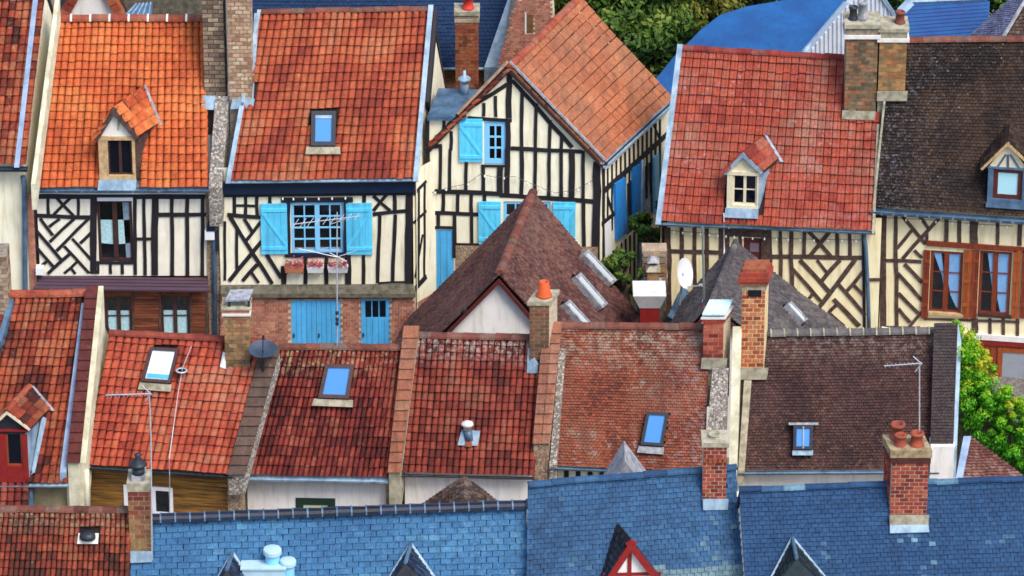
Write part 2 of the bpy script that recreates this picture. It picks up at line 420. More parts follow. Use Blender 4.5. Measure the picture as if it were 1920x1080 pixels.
class Fac:
    """a vertical plane: origin, direction to the right, outward normal"""
    def __init__(s, o, ex):
        s.o = V(o); s.ex = V((ex.x, ex.y, 0)).normalized()
        s.n = V((s.ex.y, -s.ex.x, 0))           # towards the viewer when ex points right
    def sz(s, x, y, off=0.0):
        p = PP(x, y, s.o + s.n * off, s.n)
        return (p - s.o).dot(s.ex), p.z
    def w(s, a, z, off=0.0):
        q = s.o + s.ex * a + s.n * off
        return V((q.x, q.y, z))
    def p(s, x, y, off=0.0): return PP(x, y, s.o + s.n * off, s.n)
    def prism(s, mb, poly, o0, o1, tint=0.5):   # poly of (s, z), counter-clockwise seen from outside
        if sum((poly[i][0] * poly[(i + 1) % len(poly)][1] - poly[(i + 1) % len(poly)][0] * poly[i][1]) for i in range(len(poly))) < 0:
            poly = poly[::-1]
        return mb.hexa([s.w(a, z, o0) for a, z in poly], [s.w(a, z, o1) for a, z in poly], tint)
    def rect(s, mb, a0, a1, z0, z1, o0, o1, tint=0.5):
        return s.prism(mb, [(a0, z0), (a1, z0), (a1, z1), (a0, z1)], o0, o1, tint)
    def pxrect(s, mb, x0, y0, x1, y1, o0, o1, tint=0.5):
        ym, xm = (y0 + y1) / 2, (x0 + x1) / 2
        return s.rect(mb, s.sz(x0, ym, o1)[0], s.sz(x1, ym, o1)[0], s.sz(xm, y1, o1)[1], s.sz(xm, y0, o1)[1], o0, o1, tint)
    def pxpoly(s, mb, pts, o0, o1, tint=0.5):
        return s.prism(mb, [s.sz(x, y, o1) for x, y in pts], o0, o1, tint)
    def bar(s, mb, x0, y0, x1, y1, wd, o0, o1, tint=0.5, jit=0.0):
        a = V(s.sz(x0, y0, o1)); b = V(s.sz(x1, y1, o1))
        d = (b - a).normalized(); q = V((-d.y, d.x)) * (wd * 0.44)
        if jit:
            k = max(2, int((b - a).length / 0.45)); up, dn = [], []
            for i in range(k + 1):
                c = a + (b - a) * (i / k)
                m = q.normalized() * random.uniform(-jit, jit) if 0 < i < k else V((0, 0))
                dn.append(tuple(c - q * random.uniform(0.86, 1.1) + m)); up.append(tuple(c + q * random.uniform(0.86, 1.1) + m))
            return s.prism(mb, dn + up[::-1], o0, o1, tint)
        return s.prism(mb, [tuple(a - q), tuple(b - q), tuple(b + q), tuple(a + q)], o0, o1, tint)
    def timbers(s, parent, lst, crop=(0, 0, 1), mat=None, wd=0.12, name='timber', base=0.0):
        mat = mat or TIMBER
        for i, t in enumerate(lst):
            x0, y0, x1, y1 = [crop[0] + t[0] / crop[2], crop[1] + t[1] / crop[2], crop[0] + t[2] / crop[2], crop[1] + t[3] / crop[2]]
            ww = t[4] if len(t) > 4 else wd
            mb = MB()
            s._k = getattr(s, '_k', 0) + 1
            s.bar(mb, x0, y0, x1, y1, ww, base - 0.03, base + 0.018 + 0.0013 * (s._k % 17), random.random(), jit=0.012)
            c = s.p((x0 + x1) / 2, (y0 + y1) / 2)
            mb.build(name, mat, parent, org=c)
    def wall(s, name, mat, parent, a0, a1, z0, z1, holes=(), off=0.0, extra=()):
        """a wall sheet with rectangular openings (s0, s1, z0, z1) and extra outline polygons"""
        xs = sorted({a0, a1, *[h[0] for h in holes], *[h[1] for h in holes]})
        zs = sorted({z0, z1, *[h[2] for h in holes], *[h[3] for h in holes]})
        mb = MB()
        for i in range(len(xs) - 1):
            for j in range(len(zs) - 1):
                cx, cz = (xs[i] + xs[i + 1]) / 2, (zs[j] + zs[j + 1]) / 2
                if not (a0 <= cx <= a1 and z0 <= cz <= z1): continue
                if any(h[0] < cx < h[1] and h[2] < cz < h[3] for h in holes): continue
                mb.add([s.w(xs[i], zs[j], off), s.w(xs[i + 1], zs[j], off), s.w(xs[i + 1], zs[j + 1], off), s.w(xs[i], zs[j + 1], off)], [(0, 1, 2, 3)])
        for poly in extra:
            mb.add([s.w(a, z, off) for a, z in poly], [tuple(range(len(poly)))])
        return mb.build(name, mat, parent)
    def hole(s, x0, y0, x1, y1, off=0.0):
        ym, xm = (y0 + y1) / 2, (x0 + x1) / 2
        return (s.sz(x0, ym, off)[0], s.sz(x1, ym, off)[0], s.sz(xm, y1, off)[1], s.sz(xm, y0, off)[1])

class Patch:
    """four-cornered roof slope: eave left/right, ridge left/right"""
    def __init__(s, el, er, rr, rl, amp=0.03):
        s.el, s.er, s.rr, s.rl = el, er, rr, rl
        s.n = ((er - el + rr - rl).cross(rl - el + rr - er)).normalized()
        s.amp = amp; s.seed = random.uniform(0, 50)
    def pt(s, u, v): return (s.el * (1 - u) + s.er * u) * (1 - v) + (s.rl * (1 - u) + s.rr * u) * v
    def sag(s, u, v):
        return s.amp * (noise.noise(V((u * 3.1 + s.seed, v * 2.3, s.seed))) - 0.9 * math.sin(math.pi * min(1, max(0, u))) * math.sin(math.pi * min(1, max(0, v))))
    def uv(s, x, y):
        u, v = 0.5, 0.5
        for _ in range(12):
            a = proj(s.pt(u, v)); e = (x - a[0], y - a[1])
            if abs(e[0]) + abs(e[1]) < 0.01: break
            b = proj(s.pt(u + 0.01, v)); c = proj(s.pt(u, v + 0.01))
            m = ((b[0] - a[0]) / 0.01, (c[0] - a[0]) / 0.01, (b[1] - a[1]) / 0.01, (c[1] - a[1]) / 0.01)
            det = m[0] * m[3] - m[1] * m[2]
            u += (e[0] * m[3] - m[1] * e[1]) / det; v += (m[0] * e[1] - e[0] * m[2]) / det
        return u, v
    def at(s, x, y, h=0.0): return s.pt(*s.uv(x, y)) + s.n * h

def inside(p, poly):
    x, y = p
    if len(poly) == 4 and not isinstance(poly[0], (tuple, list)):
        return poly[0] <= x <= poly[2] and poly[1] <= y <= poly[3]
    r = False; j = len(poly) - 1
    for i in range(len(poly)):
        a, b = poly[i], poly[j]
        if (a[1] > y) != (b[1] > y) and x < (b[0] - a[0]) * (y - a[1]) / (b[1] - a[1]) + a[0]: r = not r
        j = i
    return r

def tile_profile(kind):
    """returns verts (a, b, h) in tile units / metres and faces; a across, b up the slope, h height"""
    if kind == 'pan':
        n = 6; hs = [-0.045, -0.03, 0.028, 0.044, 0.04, 0.012, -0.045]
        a = [0.0, 0.07, 0.17, 0.38, 0.66, 0.88, 1.0]
        lift, low, th = 0.06, 0.0, 0.05
    elif kind == 'row':
        v6 = [(0.004, 0.0, -0.02), (0.996, 0.0, -0.02), (0.004, 0.10, 0.05), (0.996, 0.10, 0.05), (0.004, 1.0, 0.04), (0.996, 1.0, 0.04), (0.004, 1.02, -0.02), (0.996, 1.02, -0.02)]
        return v6, [(0, 1, 3, 2), (2, 3, 5, 4), (4, 5, 7, 6), (0, 2, 4, 6), (1, 7, 5, 3)]
    elif kind == 'flat':
        n = 6; hs = [-0.03, 0.02, 0.026, 0.012, 0.026, 0.02, -0.03]
        a = [0.0, 0.07, 0.3, 0.5, 0.7, 0.93, 1.0]
        lift, low, th = 0.06, 0.0, 0.05
    elif kind == 'plain':
        n = 1; hs = [0.006, 0.006]; a = [0.035, 0.965]; lift, low, th = 0.034, 0.0, 0.03
    else:                                     # slate
        n = 1; hs = [0.004, 0.004]; a = [0.028, 0.972]; lift, low, th = 0.026, 0.0, 0.024
    vs = []; fs = []
    for i in range(n + 1): vs.append((a[i], 0.0, hs[i] + lift))
    for i in range(n + 1): vs.append((a[i], 1.12, hs[i] + 0.002))
    for i in range(n + 1): vs.append((a[i], 0.0, hs[i] + lift - th))
    m = n + 1
    for i in range(n):
        fs.append((i, i + 1, m + i + 1, m + i))
        fs.append((2 * m + i, 2 * m + i + 1, i + 1, i))
    vs += [(a[0], 1.12, hs[0] - th), (a[n], 1.12, hs[n] - th)]
    q = len(vs)
    fs.append((2 * m, 0, m, q - 2)); fs.append((n, 2 * m + n, q - 1, m + n))
    return vs, fs

def tile_slope(roof, patch, cols, rows, kind, mat, skip=(), parts=300, name='tile', field='tiles', var=0.45, patchy=0.35, u0=0.0, u1=1.0, jit=0.006, tintfn=None, wob=0.14, slip=0.008):
    uv = ((patch.er - patch.el) + (patch.rr - patch.rl)) / 2 / cols
    vv = ((patch.rl - patch.el) + (patch.rr - patch.er)) / 2 / rows
    n = patch.n
    vs, fs = tile_profile(kind)
    NV = 12; variants = []
    for k in range(NV):
        mb = MB(); r = random.Random(k + 100)
        ja, jb, jh = r.uniform(-0.02, 0.02), r.uniform(-0.03, 0.03), r.uniform(-jit, jit)
        tw = r.uniform(-0.02, 0.02)
        mb.add([uv * (a + ja + tw * b) + vv * (b + jb + tw * a) + n * (h + jh) for a, b, h in vs], fs, k / (NV - 1))
        variants.append(mb.mesh(name, mat, V((0, 0, 0))) if parts else mb)
    seed = random.uniform(0, 99)
    cells = []
    ulen = uv.length
    if kind == 'row': wob = slip = 0.0
    for j in range(rows):
        shift = 0.5 if (kind in ('plain', 'slate') and j % 2) else 0.0
        row_w = ((patch.pt(1, j / rows) - patch.pt(0, j / rows)).length / cols) / ulen
        for i in range(-1 if shift else 0, cols):
            a0_, a1_ = max(0.0, i + shift), min(float(cols), i + shift + 1)
            frac = a1_ - a0_
            u, v = a0_ / cols, j / rows
            cu, cv = (a0_ + a1_) / 2 / cols, (j + 0.5) / rows
            q = proj(patch.pt(cu, cv))
            if any(inside(q, s) for s in skip): continue
            p = patch.pt(u, v) + n * patch.sag(cu, cv) + vv * (wob * noise.noise(V((cu * 7 + seed, cv * 6, 3.3))) - (0.14 if random.random() < slip else 0))
            t = 0.5 + patchy * 1.6 * noise.noise(V((cu * 5 + seed, cv * 5, seed))) + random.uniform(-var, var)
            if tintfn: t = tintfn(q, t, cu, cv)
            k = min(NV - 1, max(0, int(t * NV)))
            vis = -12 < q[0] < 1932 and -12 < q[1] < 1092
            cells.append((not vis, j, i, p, k, row_w, frac))
    cells.sort(key=lambda c: (c[0], c[1], c[2]))
    mbj = MB(); base = wl(roof); done = 0
    for c in cells:
        _, j, i, p, k, rw, frac = c
        if done < parts and not c[0] and frac > 0.9:
            o = bpy.data.objects.new(name, variants[k]); COL.objects.link(o)
            o.parent = roof; o.location = p - base
            if abs(uv.x) > 0.93 * ulen: o.scale = (rw, 1, 1)
            done += 1
        else:
            r = random.uniform(-jit, jit)
            sx = (rw if abs(uv.x) > 0.93 * ulen else 1) * frac
            mbj.add([p + uv * (a * sx + r) + vv * (b + r * 3) + n * (h + r) for a, b, h in vs], fs, k / (NV - 1))
    if mbj.v: mbj.build(field, mat, roof, kind='stuff')

def ridge_tiles(roof, a, b, count, mat, r=0.13, mortar=CEM_WHITE, name='ridge_tile', seg=6, joint=True):
    d = (b - a) / count
    side = V((-d.y, d.x, 0)).normalized(); up = V((0, 0, 1))
    for i in range(count):
        mb = MB(); vs = []; o = a + d * i; j = random.uniform(-0.012, 0.012)
        for q, k, rr in ((0.0, 0, r * 1.06), (1.03, 1, r * 0.98)):
            for m in range(seg + 1):
                t = math.pi * m / seg
                vs.append(o + d * q + side * (math.cos(t) * rr) + up * (math.sin(t) * rr * 0.85 - 0.02 + j))
        fs = [(m, m + seg + 1, m + seg + 2, m + 1) for m in range(seg)]
        fs += [tuple(range(seg + 1)), tuple(range(seg + 1, 2 * seg + 2))[::-1]]
        mb.add(vs, fs, random.random())
        mb.build(name, mat, roof, org=o)
    if joint and mortar:
        mb = MB()
        for i in range(count):
            o = a + d * (i + 1); vs = []
            for q, rr in ((-0.06, r * 1.12), (0.05, r * 1.12)):
                for m in range(seg + 1):
                    t = math.pi * m / seg
                    vs.append(o + d * q + side * (math.cos(t) * rr) + up * (math.sin(t) * rr * 0.85 - 0.015))
            mb.add(vs, [(m, m + seg + 1, m + seg + 2, m + 1) for m in range(seg)])
        mb.build('ridge_mortar', mortar, roof)

class House:
    def __init__(s, name, label, BL, BR, TL, TR, Ye, slope, ov=0.25, wallmat=None, cat='house', group=None, amp=0.03, si=0.06, under=None):
        s.ze = PY(BL[0], BL[1], Ye).z
        s.EL = PY(BL[0], BL[1], Ye); s.ER = PZ(BR[0], BR[1], s.ze)
        ex = (s.ER - s.EL).normalized(); s.nin = V((-ex.y, ex.x, 0))
        lo, hi = s.ze + 0.3, s.ze + 9.0
        for _ in range(50):
            z = (lo + hi) / 2
            m = (PZ(TL[0], TL[1], z) + PZ(TR[0], TR[1], z)) / 2
            dd = (m - s.EL).dot(s.nin)
            if dd <= 0 or math.atan2(z - s.ze, dd) > rad(slope): hi = z
            else: lo = z
        s.zr = z
        s.RL, s.RR = PZ(TL[0], TL[1], z), PZ(TR[0], TR[1], z)
        s.dep = ((s.RL + s.RR) / 2 - s.EL).dot(s.nin)
        s.slope = math.atan2(z - s.ze, s.dep)
        s.KL = V((2 * s.RL.x - s.EL.x, 2 * s.RL.y - s.EL.y, s.ze)); s.KR = V((2 * s.RR.x - s.ER.x, 2 * s.RR.y - s.ER.y, s.ze))
        base = (s.EL + s.ER + s.KL + s.KR) / 4; base.z = 0
        s.root = thing(name, label, cat, base, group)
        s.patch = Patch(s.EL, s.ER, s.RR, s.RL, amp)
        s.fac = Fac(s.EL + s.nin * ov, ex)
        s.ex = ex; s.ov = ov; s.si = si
        # roof boards under the covering: two slabs meeting at the ridge
        mb = MB(); n = s.patch.n; t = 0.10
        s.n2 = V((-n.x, -n.y, n.z))
        lo_ = -(0.04 + 1.9 * amp) / max(0.4, n.z)
        d0 = V((0, 0, lo_)); d1 = V((0, 0, lo_ - t / max(0.3, n.z)))
        pb = lambda E, R_: E + (R_ - E) * 0.05
        K_ = 16; vs = []
        for jj in range(K_ + 1):
            for ii in range(K_ + 1):
                u_, v_ = ii / K_, 0.04 + 0.96 * jj / K_
                vs.append(s.patch.pt(u_, v_) + n * (s.patch.sag(u_, v_) - 0.03))
        mb.add(vs, [(jj * (K_ + 1) + ii, jj * (K_ + 1) + ii + 1, (jj + 1) * (K_ + 1) + ii + 1, (jj + 1) * (K_ + 1) + ii) for jj in range(K_) for ii in range(K_)])
        a, b, c, d = s.KR, s.KL, s.RL, s.RR
        d0 = V((0, 0, -0.02)); d1 = V((0, 0, -0.2))
        mb.hexa([a + d1, b + d1, c + d1, d + d1], [a + d0, b + d0, c + d0, d + d0])
        s.roof = mb.build('roof', under or UNDER, s.root)
        if wallmat: s.shell(wallmat)
    def shell(s, mat, z0=0.0):
        """side and back walls up into the gables; the front is added by front()"""
        mb = MB(); dz = V((0, 0, -0.16)); zt = s.ov * math.tan(s.slope)
        def col(E, R, K, sgn):
            i = s.ex * (s.si * sgn)
            f = E + s.nin * s.ov + i; k = K - s.nin * s.ov + i
            return [V((f.x, f.y, z0)), V((f.x, f.y, s.ze + zt)) + dz, R + i + dz * 1.3, V((k.x, k.y, s.ze + zt)) + dz, V((k.x, k.y, z0))]
        a, b = col(s.EL, s.RL, s.KL, 1), col(s.ER, s.RR, s.KR, -1)
        mb.add(a + b, [(0, 1, 2, 3, 4), (9, 8, 7, 6, 5), (3, 8, 9, 4)])
        s.wall = mb.build('wall', mat, s.root)
        s.zt = s.ze + zt - 0.16
        s.aL, s.aR = s.si, (s.ER - s.EL).dot(s.ex) - s.si
        return s.wall
    def front(s, mat, ytop=None, ybot=None, holes=(), off=0.0, name='wall', x0=None, x1=None):
        f = s.fac; xm = (proj(s.EL)[0] + proj(s.ER)[0]) / 2
        a0 = s.aL if x0 is None else f.sz(x0, 500, off)[0]
        a1 = s.aR if x1 is None else f.sz(x1, 500, off)[0]
        zt = s.zt if ytop is None else f.sz(xm, ytop, off)[1]
        zb = 0.0 if ybot is None else f.sz(xm, ybot, off)[1]
        return f.wall(name, mat, s.root, a0, a1, zb, zt, [f.hole(*h, off=off) for h in holes], off)
    def gutter(s, mat=None, r=0.075, drop=0.03, out=0.06, e0=0.0, e1=0.0, joints=0):
        mat = mat or ZINC_D
        a = s.EL - s.nin * out + s.ex * e0 - V((0, 0, drop)); b = s.ER - s.nin * out + s.ex * e1 - V((0, 0, drop))
        return gutter(s.root, a, b, s.nin, mat, r, joints)
    def verge(s, side, wd, h, mat, name='verge', e0=-0.02, e1=1.0, off=0.0, th=0.12):
        E, R, d = (s.EL, s.RL, s.ex) if side == 'L' else (s.ER, s.RR, -s.ex)
        a = E + (R - E) * e0 + d * off; b = E + (R - E) * e1 + d * off
        mb = MB(); n = s.patch.n
        mb.hexa([a - n * th, a + d * wd - n * th, b + d * wd - n * th, b - n * th] if side == 'L' else [a + d * wd - n * th, a - n * th, b - n * th, b + d * wd - n * th],
                [a + n * h, a + d * wd + n * h, b + d * wd + n * h, b + n * h] if side == 'L' else [a + d * wd + n * h, a + n * h, b + n * h, b + d * wd + n * h])
        return mb.build(name, mat, s.root)
    def parapet(s, x0, x1, xt0, xt1, yb, yt, h, drop, mat, capmat=None, name='parapet', yb2=None):
        """raised party wall following the slope; pixel edges at its foot (x0,x1 at yb) and head (xt0,xt1 at yt)"""
        n = s.patch.n; q = s.patch
        o = q.el + n * h
        A, B = PP(x0, yb, o, n), PP(x1, yb2 or yb, o, n); C_, D = PP(xt1, yt, o, n), PP(xt0, yt, o, n)
        dn = V((0, 0, -drop)); mb = MB()
        mb.hexa([A + dn, B + dn, C_ + dn, D + dn], [A, B, C_, D])
        o = mb.build(name, mat, s.root)
        if capmat:
            mb = MB(); k = max(4, int((D - A).length / 0.26)); e = n * 0.05
            for i in range(k):
                t0, t1 = i / k, (i + 1) / k + 0.012
                a, b, c, d = A + (D - A) * t0, B + (C_ - B) * t0, B + (C_ - B) * t1, A + (D - A) * t1
                w_ = (b - a).normalized() * 0.03
                lo = n * 0.03
                MB().hexa([a - w_, b + w_, c + w_, d - w_], [a - w_ + e + lo, b + w_ + e + lo, c + w_ + e * 0.5, d - w_ + e * 0.5], random.random()).build('coping_tile', capmat, o, org=a)
        return o

def gutter(parent, a, b, nin, mat, r=0.075, joints=0, name='gutter'):
    mb = MB(); vs = []; seg = 6; out = -nin
    for p in (a, b):
        for rr in (r, r * 0.82):
            for m in range(seg + 1):
                t = math.pi * m / seg
                vs.append(p + out * (math.cos(t) * rr) - V((0, 0, 1)) * (math.sin(t) * rr))
    k = seg + 1; fs = []
    for m in range(seg):
        fs.append((m, 2 * k + m, 2 * k + m + 1, m + 1))
        fs.append((k + m + 1, 3 * k + m + 1, 3 * k + m, k + m))
    fs += [(0, k, 3 * k, 2 * k), (seg, 2 * k + seg, 3 * k + seg, k + seg)]
    mb.add(vs, fs)
    for p, s_ in ((a, 1), (b, -1)):
        mb.add([p + out * (math.cos(math.pi * m / seg) * r) - V((0, 0, 1)) * (math.sin(math.pi * m / seg) * r) for m in range(seg + 1)], [tuple(range(seg + 1))])
    g = mb.build(name, mat, parent)
    if joints:
        mb = MB()
        for i in range(1, joints):
            c = a + (b - a) * (i / joints); d = (b - a).normalized() * 0.025; vs = []
            for s_ in (-1, 1):
                for m in range(seg + 1):
                    t = math.pi * m / seg
                    vs.append(c + d * s_ + out * (math.cos(t) * r * 1.08) - V((0, 0, 1)) * (math.sin(t) * r * 1.08))
            mb.add(vs, [(m, m + k, m + k + 1, m + 1) for m in range(seg)])
        mb.build('gutter_bracket', ZINC, g)
    return g

def pipe(parent, pts, r, mat, name='downpipe', n=8):
    return MB().tube(pts, r, n).build(name, mat, parent, smooth=True)

BRICK = {}
def brick_mesh(mat):
    if mat.name not in BRICK:
        lst = []
        for k in range(10):
            mb = MB(); r = random.Random(k + 5)
            q = lambda: r.uniform(-0.012, 0.012)
            mb.hexa([V((q(), 0, q() * 2)), V((1 + q(), 0, q() * 2)), V((1, 1, 0)), V((0, 1, 0))], [V((q(), 0, 1 + q() * 2)), V((1 + q(), 0, 1 + q() * 2)), V((1, 1, 1)), V((0, 1, 1))], k / 9)
            lst.append(mb.mesh('brick', mat, V((0, 0, 0))))
        BRICK[mat.name] = lst
    return BRICK[mat.name]

def chimney(parent, x0, x1, yt, yb, Y, dep, bmat, mmat=None, course=0.125, blen=0.25, sides='R', skew=0.0, name='chimney', zfoot=None, tint=None, gap=0.02):
    """brick stack: mortar core with every visible brick laid on it"""
    mmat = mmat or MORTAR
    A = PY(x0, yb, Y); B = PY(x1, yb, Y); zt = PY((x0 + x1) / 2, yt, Y).z; zb = A.z
    wd = B.x - A.x
    zf = zb - 1.2 if zfoot is None else zfoot
    dv = V((skew * dep, dep, 0))
    mb = MB(); e = 0.012
    mb.hexa([V((A.x + e, Y + e, zf)), V((B.x - e, Y + e, zf)), V((B.x - e, Y, zf)) + dv, V((A.x + e, Y, zf)) + dv],
            [V((A.x + e, Y + e, zt)), V((B.x - e, Y + e, zt)), V((B.x - e, Y, zt)) + dv, V((A.x + e, Y, zt)) + dv])
    org = V(((A.x + B.x) / 2, Y + dep / 2, zf))
    ch = mb.build(name, mmat, parent, org=org)
    n = max(2, round((zt - zb) / course)); c = (zt - zb) / n; ms = brick_mesh(bmat)
    def lay(o, d, ln, ry):
        k = max(1, round(ln / blen)); b = ln / k
        for j in range(n):
            xs = [i * b for i in range(k + 1)] if j % 2 == 0 else [0] + [(i + 0.5) * b for i in range(k)] + [ln]
            for i in range(len(xs) - 1):
                w_ = xs[i + 1] - xs[i] - gap
                if w_ < 0.04: continue
                ob = bpy.data.objects.new('brick', ms[random.randrange(10) if tint is None else min(9, max(0, int(tint(j / n) * 9 + random.uniform(-3, 3))))]); COL.objects.link(ob)
                ob.parent = ch
                ob.location = o + d * (xs[i] + gap / 2) + V((0, 0, zb + j * c + gap / 2)) - org
                ob.scale = (w_, 0.07, c - gap); ob.rotation_euler = (0, 0, ry)
    lay(V((A.x, Y - 0.004, 0)), V((1, 0, 0)), wd, 0)
    ds = dv.normalized(); ang = math.atan2(ds.y, ds.x)
    if 'R' in sides: lay(V((B.x + 0.004, Y + 0.09, 0)), ds, dv.length - 0.09, ang)
    if 'L' in sides:
        o2 = V((A.x - 0.004, Y, 0)) + dv
        lay(o2, -ds, dv.length - 0.09, ang + math.pi)
    ch['A'] = (A.x, Y, zt); ch['wd'] = wd; ch['dep'] = dep; ch['sk'] = skew
    return ch
def slab(ch, dz, h, grow, mat, name='cap', zoff=0.0):
    A = V(ch['A']); w_, d, k = ch['wd'], ch['dep'], ch['sk']
    z = A.z + dz
    dv = V((k * d, d, 0)); dd = V((k * grow, grow, 0))
    p = [V((A.x - grow, A.y, z)) - dd, V((A.x + w_ + grow, A.y, z)) - dd, V((A.x + w_ + grow, A.y, z)) + dv + dd, V((A.x - grow, A.y, z)) + dv + dd]
    return MB().hexa(p, [q + V((0, 0, h)) for q in p]).build(name, mat, ch)
def pot(ch, fx, fy, r, h, mat, dz=0.0, prof=None):
    A = V(ch['A'])
    c = V((A.x + ch['wd'] * fx + ch['sk'] * ch['dep'] * fy, A.y + ch['dep'] * fy, A.z + dz))
    prof = prof or [(r * 1.25, 0), (r * 1.2, h * 0.12), (r, h * 0.2), (r * 0.9, h * 0.8), (r * 1.15, h * 0.84), (r * 1.15, h * 0.94), (r * 0.95, h), (r * 0.75, h), (r * 0.7, h * 0.5)]
    return MB().lathe(c, prof).build('chimney_pot', mat, ch, smooth=True)

def window(root, f, x0, y0, x1, y1, leaves=2, cols=2, rows=3, fmat=None, dep=0.07, fw=0.07, bw=0.03, off=0.0, curtains=(), room=0.5, glass=None, name='window', outer=0.04):
    fmat = fmat or WOOD_DK
    a0, a1, z0, z1 = f.hole(x0, y0, x1, y1, off)
    mb = MB()
    o0, o1 = off, off - room
    P = lambda a, z, o: f.w(a, z, o)
    mb.add([P(a0, z0, o0), P(a1, z0, o0), P(a1, z1, o0), P(a0, z1, o0), P(a0, z0, o1), P(a1, z0, o1), P(a1, z1, o1), P(a0, z1, o1)],
           [(4, 5, 6, 7), (0, 1, 5, 4), (1, 2, 6, 5), (2, 3, 7, 6), (3, 0, 4, 7)])
    wd = mb.build(name, INNER, root)
    fr = MB(); d0, d1 = off - dep - 0.05, off - dep
    f.rect(fr, a0 - outer, a0 + fw, z0 - outer, z1 + outer, d0, d1); f.rect(fr, a1 - fw, a1 + outer, z0 - outer, z1 + outer, d0, d1)
    f.rect(fr, a0 + fw, a1 - fw, z0 - outer, z0 + fw, d0, d1 - 0.002); f.rect(fr, a0 + fw, a1 - fw, z1 - fw, z1 + outer, d0, d1 - 0.002)
    lw = (a1 - a0 - 2 * fw) / leaves
    for i in range(1, leaves):
        c = a0 + fw + lw * i
        f.rect(fr, c - fw * 0.8, c + fw * 0.8, z0 + fw, z1 - fw, d0, d1 + 0.006)
    fr.build('frame', fmat, wd)
    for i in range(leaves):
        l0 = a0 + fw + lw * i + (fw * 0.8 if i else 0); l1 = a0 + fw + lw * (i + 1) - (fw * 0.8 if i < leaves - 1 else 0)
        zz0, zz1 = z0 + fw, z1 - fw
        for c in range(1, cols):
            x = l0 + (l1 - l0) * c / cols
            f.rect(MB(), x - bw / 2, x + bw / 2, zz0, zz1, d0 + 0.01, d1 - 0.006).build('glazing_bar', fmat, wd)
        for r in range(1, rows):
            z = zz0 + (zz1 - zz0) * r / rows
            f.rect(MB(), l0, l1, z - bw / 2, z + bw / 2, d0 + 0.012, d1 - 0.009).build('glazing_bar', fmat, wd)
        for c in range(cols):
            for r in range(rows):
                f.rect(MB(), l0 + (l1 - l0) * c / cols, l0 + (l1 - l0) * (c + 1) / cols, zz0 + (zz1 - zz0) * r / rows, zz0 + (zz1 - zz0) * (r + 1) / rows, d0 + 0.018, d0 + 0.023).build('pane', glass or GLASS, wd)
    for poly, cm in curtains:          # polygon in window units (0..1 across, 0..1 up), hung behind the glass
        mb = MB(); k = 10
        pts = [(a0 + (a1 - a0) * p[0], z0 + (z1 - z0) * p[1]) for p in poly]
        f.prism(mb, pts, d0 + 0.002, d0 + 0.010)
        mb.build('curtain', cm, wd)
    return wd

def shutter(root, f, x0, y0, x1, y1, mat, boards=4, brace=1, off=0.05, name='shutter', battens=(0.12, 0.88)):
    ym, xm = (y0 + y1) / 2, (x0 + x1) / 2
    o1 = off + 0.03
    a0, a1 = f.sz(x0, ym, o1)[0], f.sz(x1, ym, o1)[0]; z0, z1 = f.sz(xm, y1, o1)[1], f.sz(xm, y0, o1)[1]
    sh = f.rect(MB(), a0 + 0.004, a1 - 0.004, z0 + 0.004, z1 - 0.004, off - 0.03, off).build(name, mat, root)
    w_ = (a1 - a0) / boards
    for i in range(boards):
        f.rect(MB(), a0 + w_ * i + 0.004, a0 + w_ * (i + 1) - 0.004, z0, z1, off - 0.01, off + 0.02 + 0.001 * (i % 2), random.random()).build('plank', mat, sh)
    h = z1 - z0
    for t in battens:
        f.rect(MB(), a0 + 0.01, a1 - 0.01, z0 + h * t - 0.05, z0 + h * t + 0.05, off, off + 0.042, 0.8).build('batten', mat, sh)
    if brace and len(battens) > 1:
        za, zb = z0 + h * battens[0] + 0.05, z0 + h * battens[-1] - 0.05
        pa, pb = ((a0 + 0.03, zb), (a1 - 0.03, za)) if brace > 0 else ((a0 + 0.03, za), (a1 - 0.03, zb))
        d = (V(pb) - V(pa)).normalized(); q = V((-d.y, d.x)) * 0.035
        f.prism(MB(), [tuple(V(pa) - q), tuple(V(pb) - q), tuple(V(pb) + q), tuple(V(pa) + q)], off, off + 0.039, 0.75).build('brace', mat, sh)
    return sh

def skylight(root, patch, quad, fmat, gmat, inset=0.14, h=0.09, apron=None, head=None, name='skylight', apx=0.3):
    P = [patch.at(x, y, 0.11) for x, y in quad]          # TL TR BR BL
    n = patch.n
    def q(u, v): return (P[0] * (1 - u) + P[1] * u) * (1 - v) + (P[3] * (1 - u) + P[2] * u) * v
    mb = MB(); i = inset; k = i * (P[1] - P[0]).length / (P[3] - P[0]).length
    dn = -n * 0.3; up = n * h
    for a, b, c, d in (((0, 0), (i, 0), (i, 1), (0, 1)), ((1 - i, 0), (1, 0), (1, 1), (1 - i, 1)), ((i, 0), (1 - i, 0), (1 - i, k), (i, k)), ((i, 1 - k), (1 - i, 1 - k), (1 - i, 1), (i, 1))):
        loop = [q(*d), q(*c), q(*b), q(*a)]
        mb.hexa([p + dn for p in loop], [p + up for p in loop])
    sk = mb.build(name, fmat, root)
    loop = [q(i * 0.9, 1 - k * 0.9), q(1 - i * 0.9, 1 - k * 0.9), q(1 - i * 0.9, k * 0.9), q(i * 0.9, k * 0.9)]
    MB().hexa([p + n * (h - 0.06) for p in loop], [p + n * (h - 0.035) for p in loop]).build('pane', gmat, sk)
    if apron:
        loop = [q(-apx, 1.24), q(1 + apx, 1.24), q(1 + apx * 0.8, 1.03), q(-apx * 0.8, 1.03)]
        MB().hexa([p - n * 0.2 for p in loop], [p + n * 0.03 for p in loop]).build('flashing', apron, sk)
    if head:
        loop = [q(-0.25, -0.02), q(1.25, -0.02), q(1.25, -0.12), q(-0.25, -0.12)]
        MB().hexa([p - n * 0.08 for p in loop], [p + n * 0.10 for p in loop]).build('hood', head, sk)
    return sk

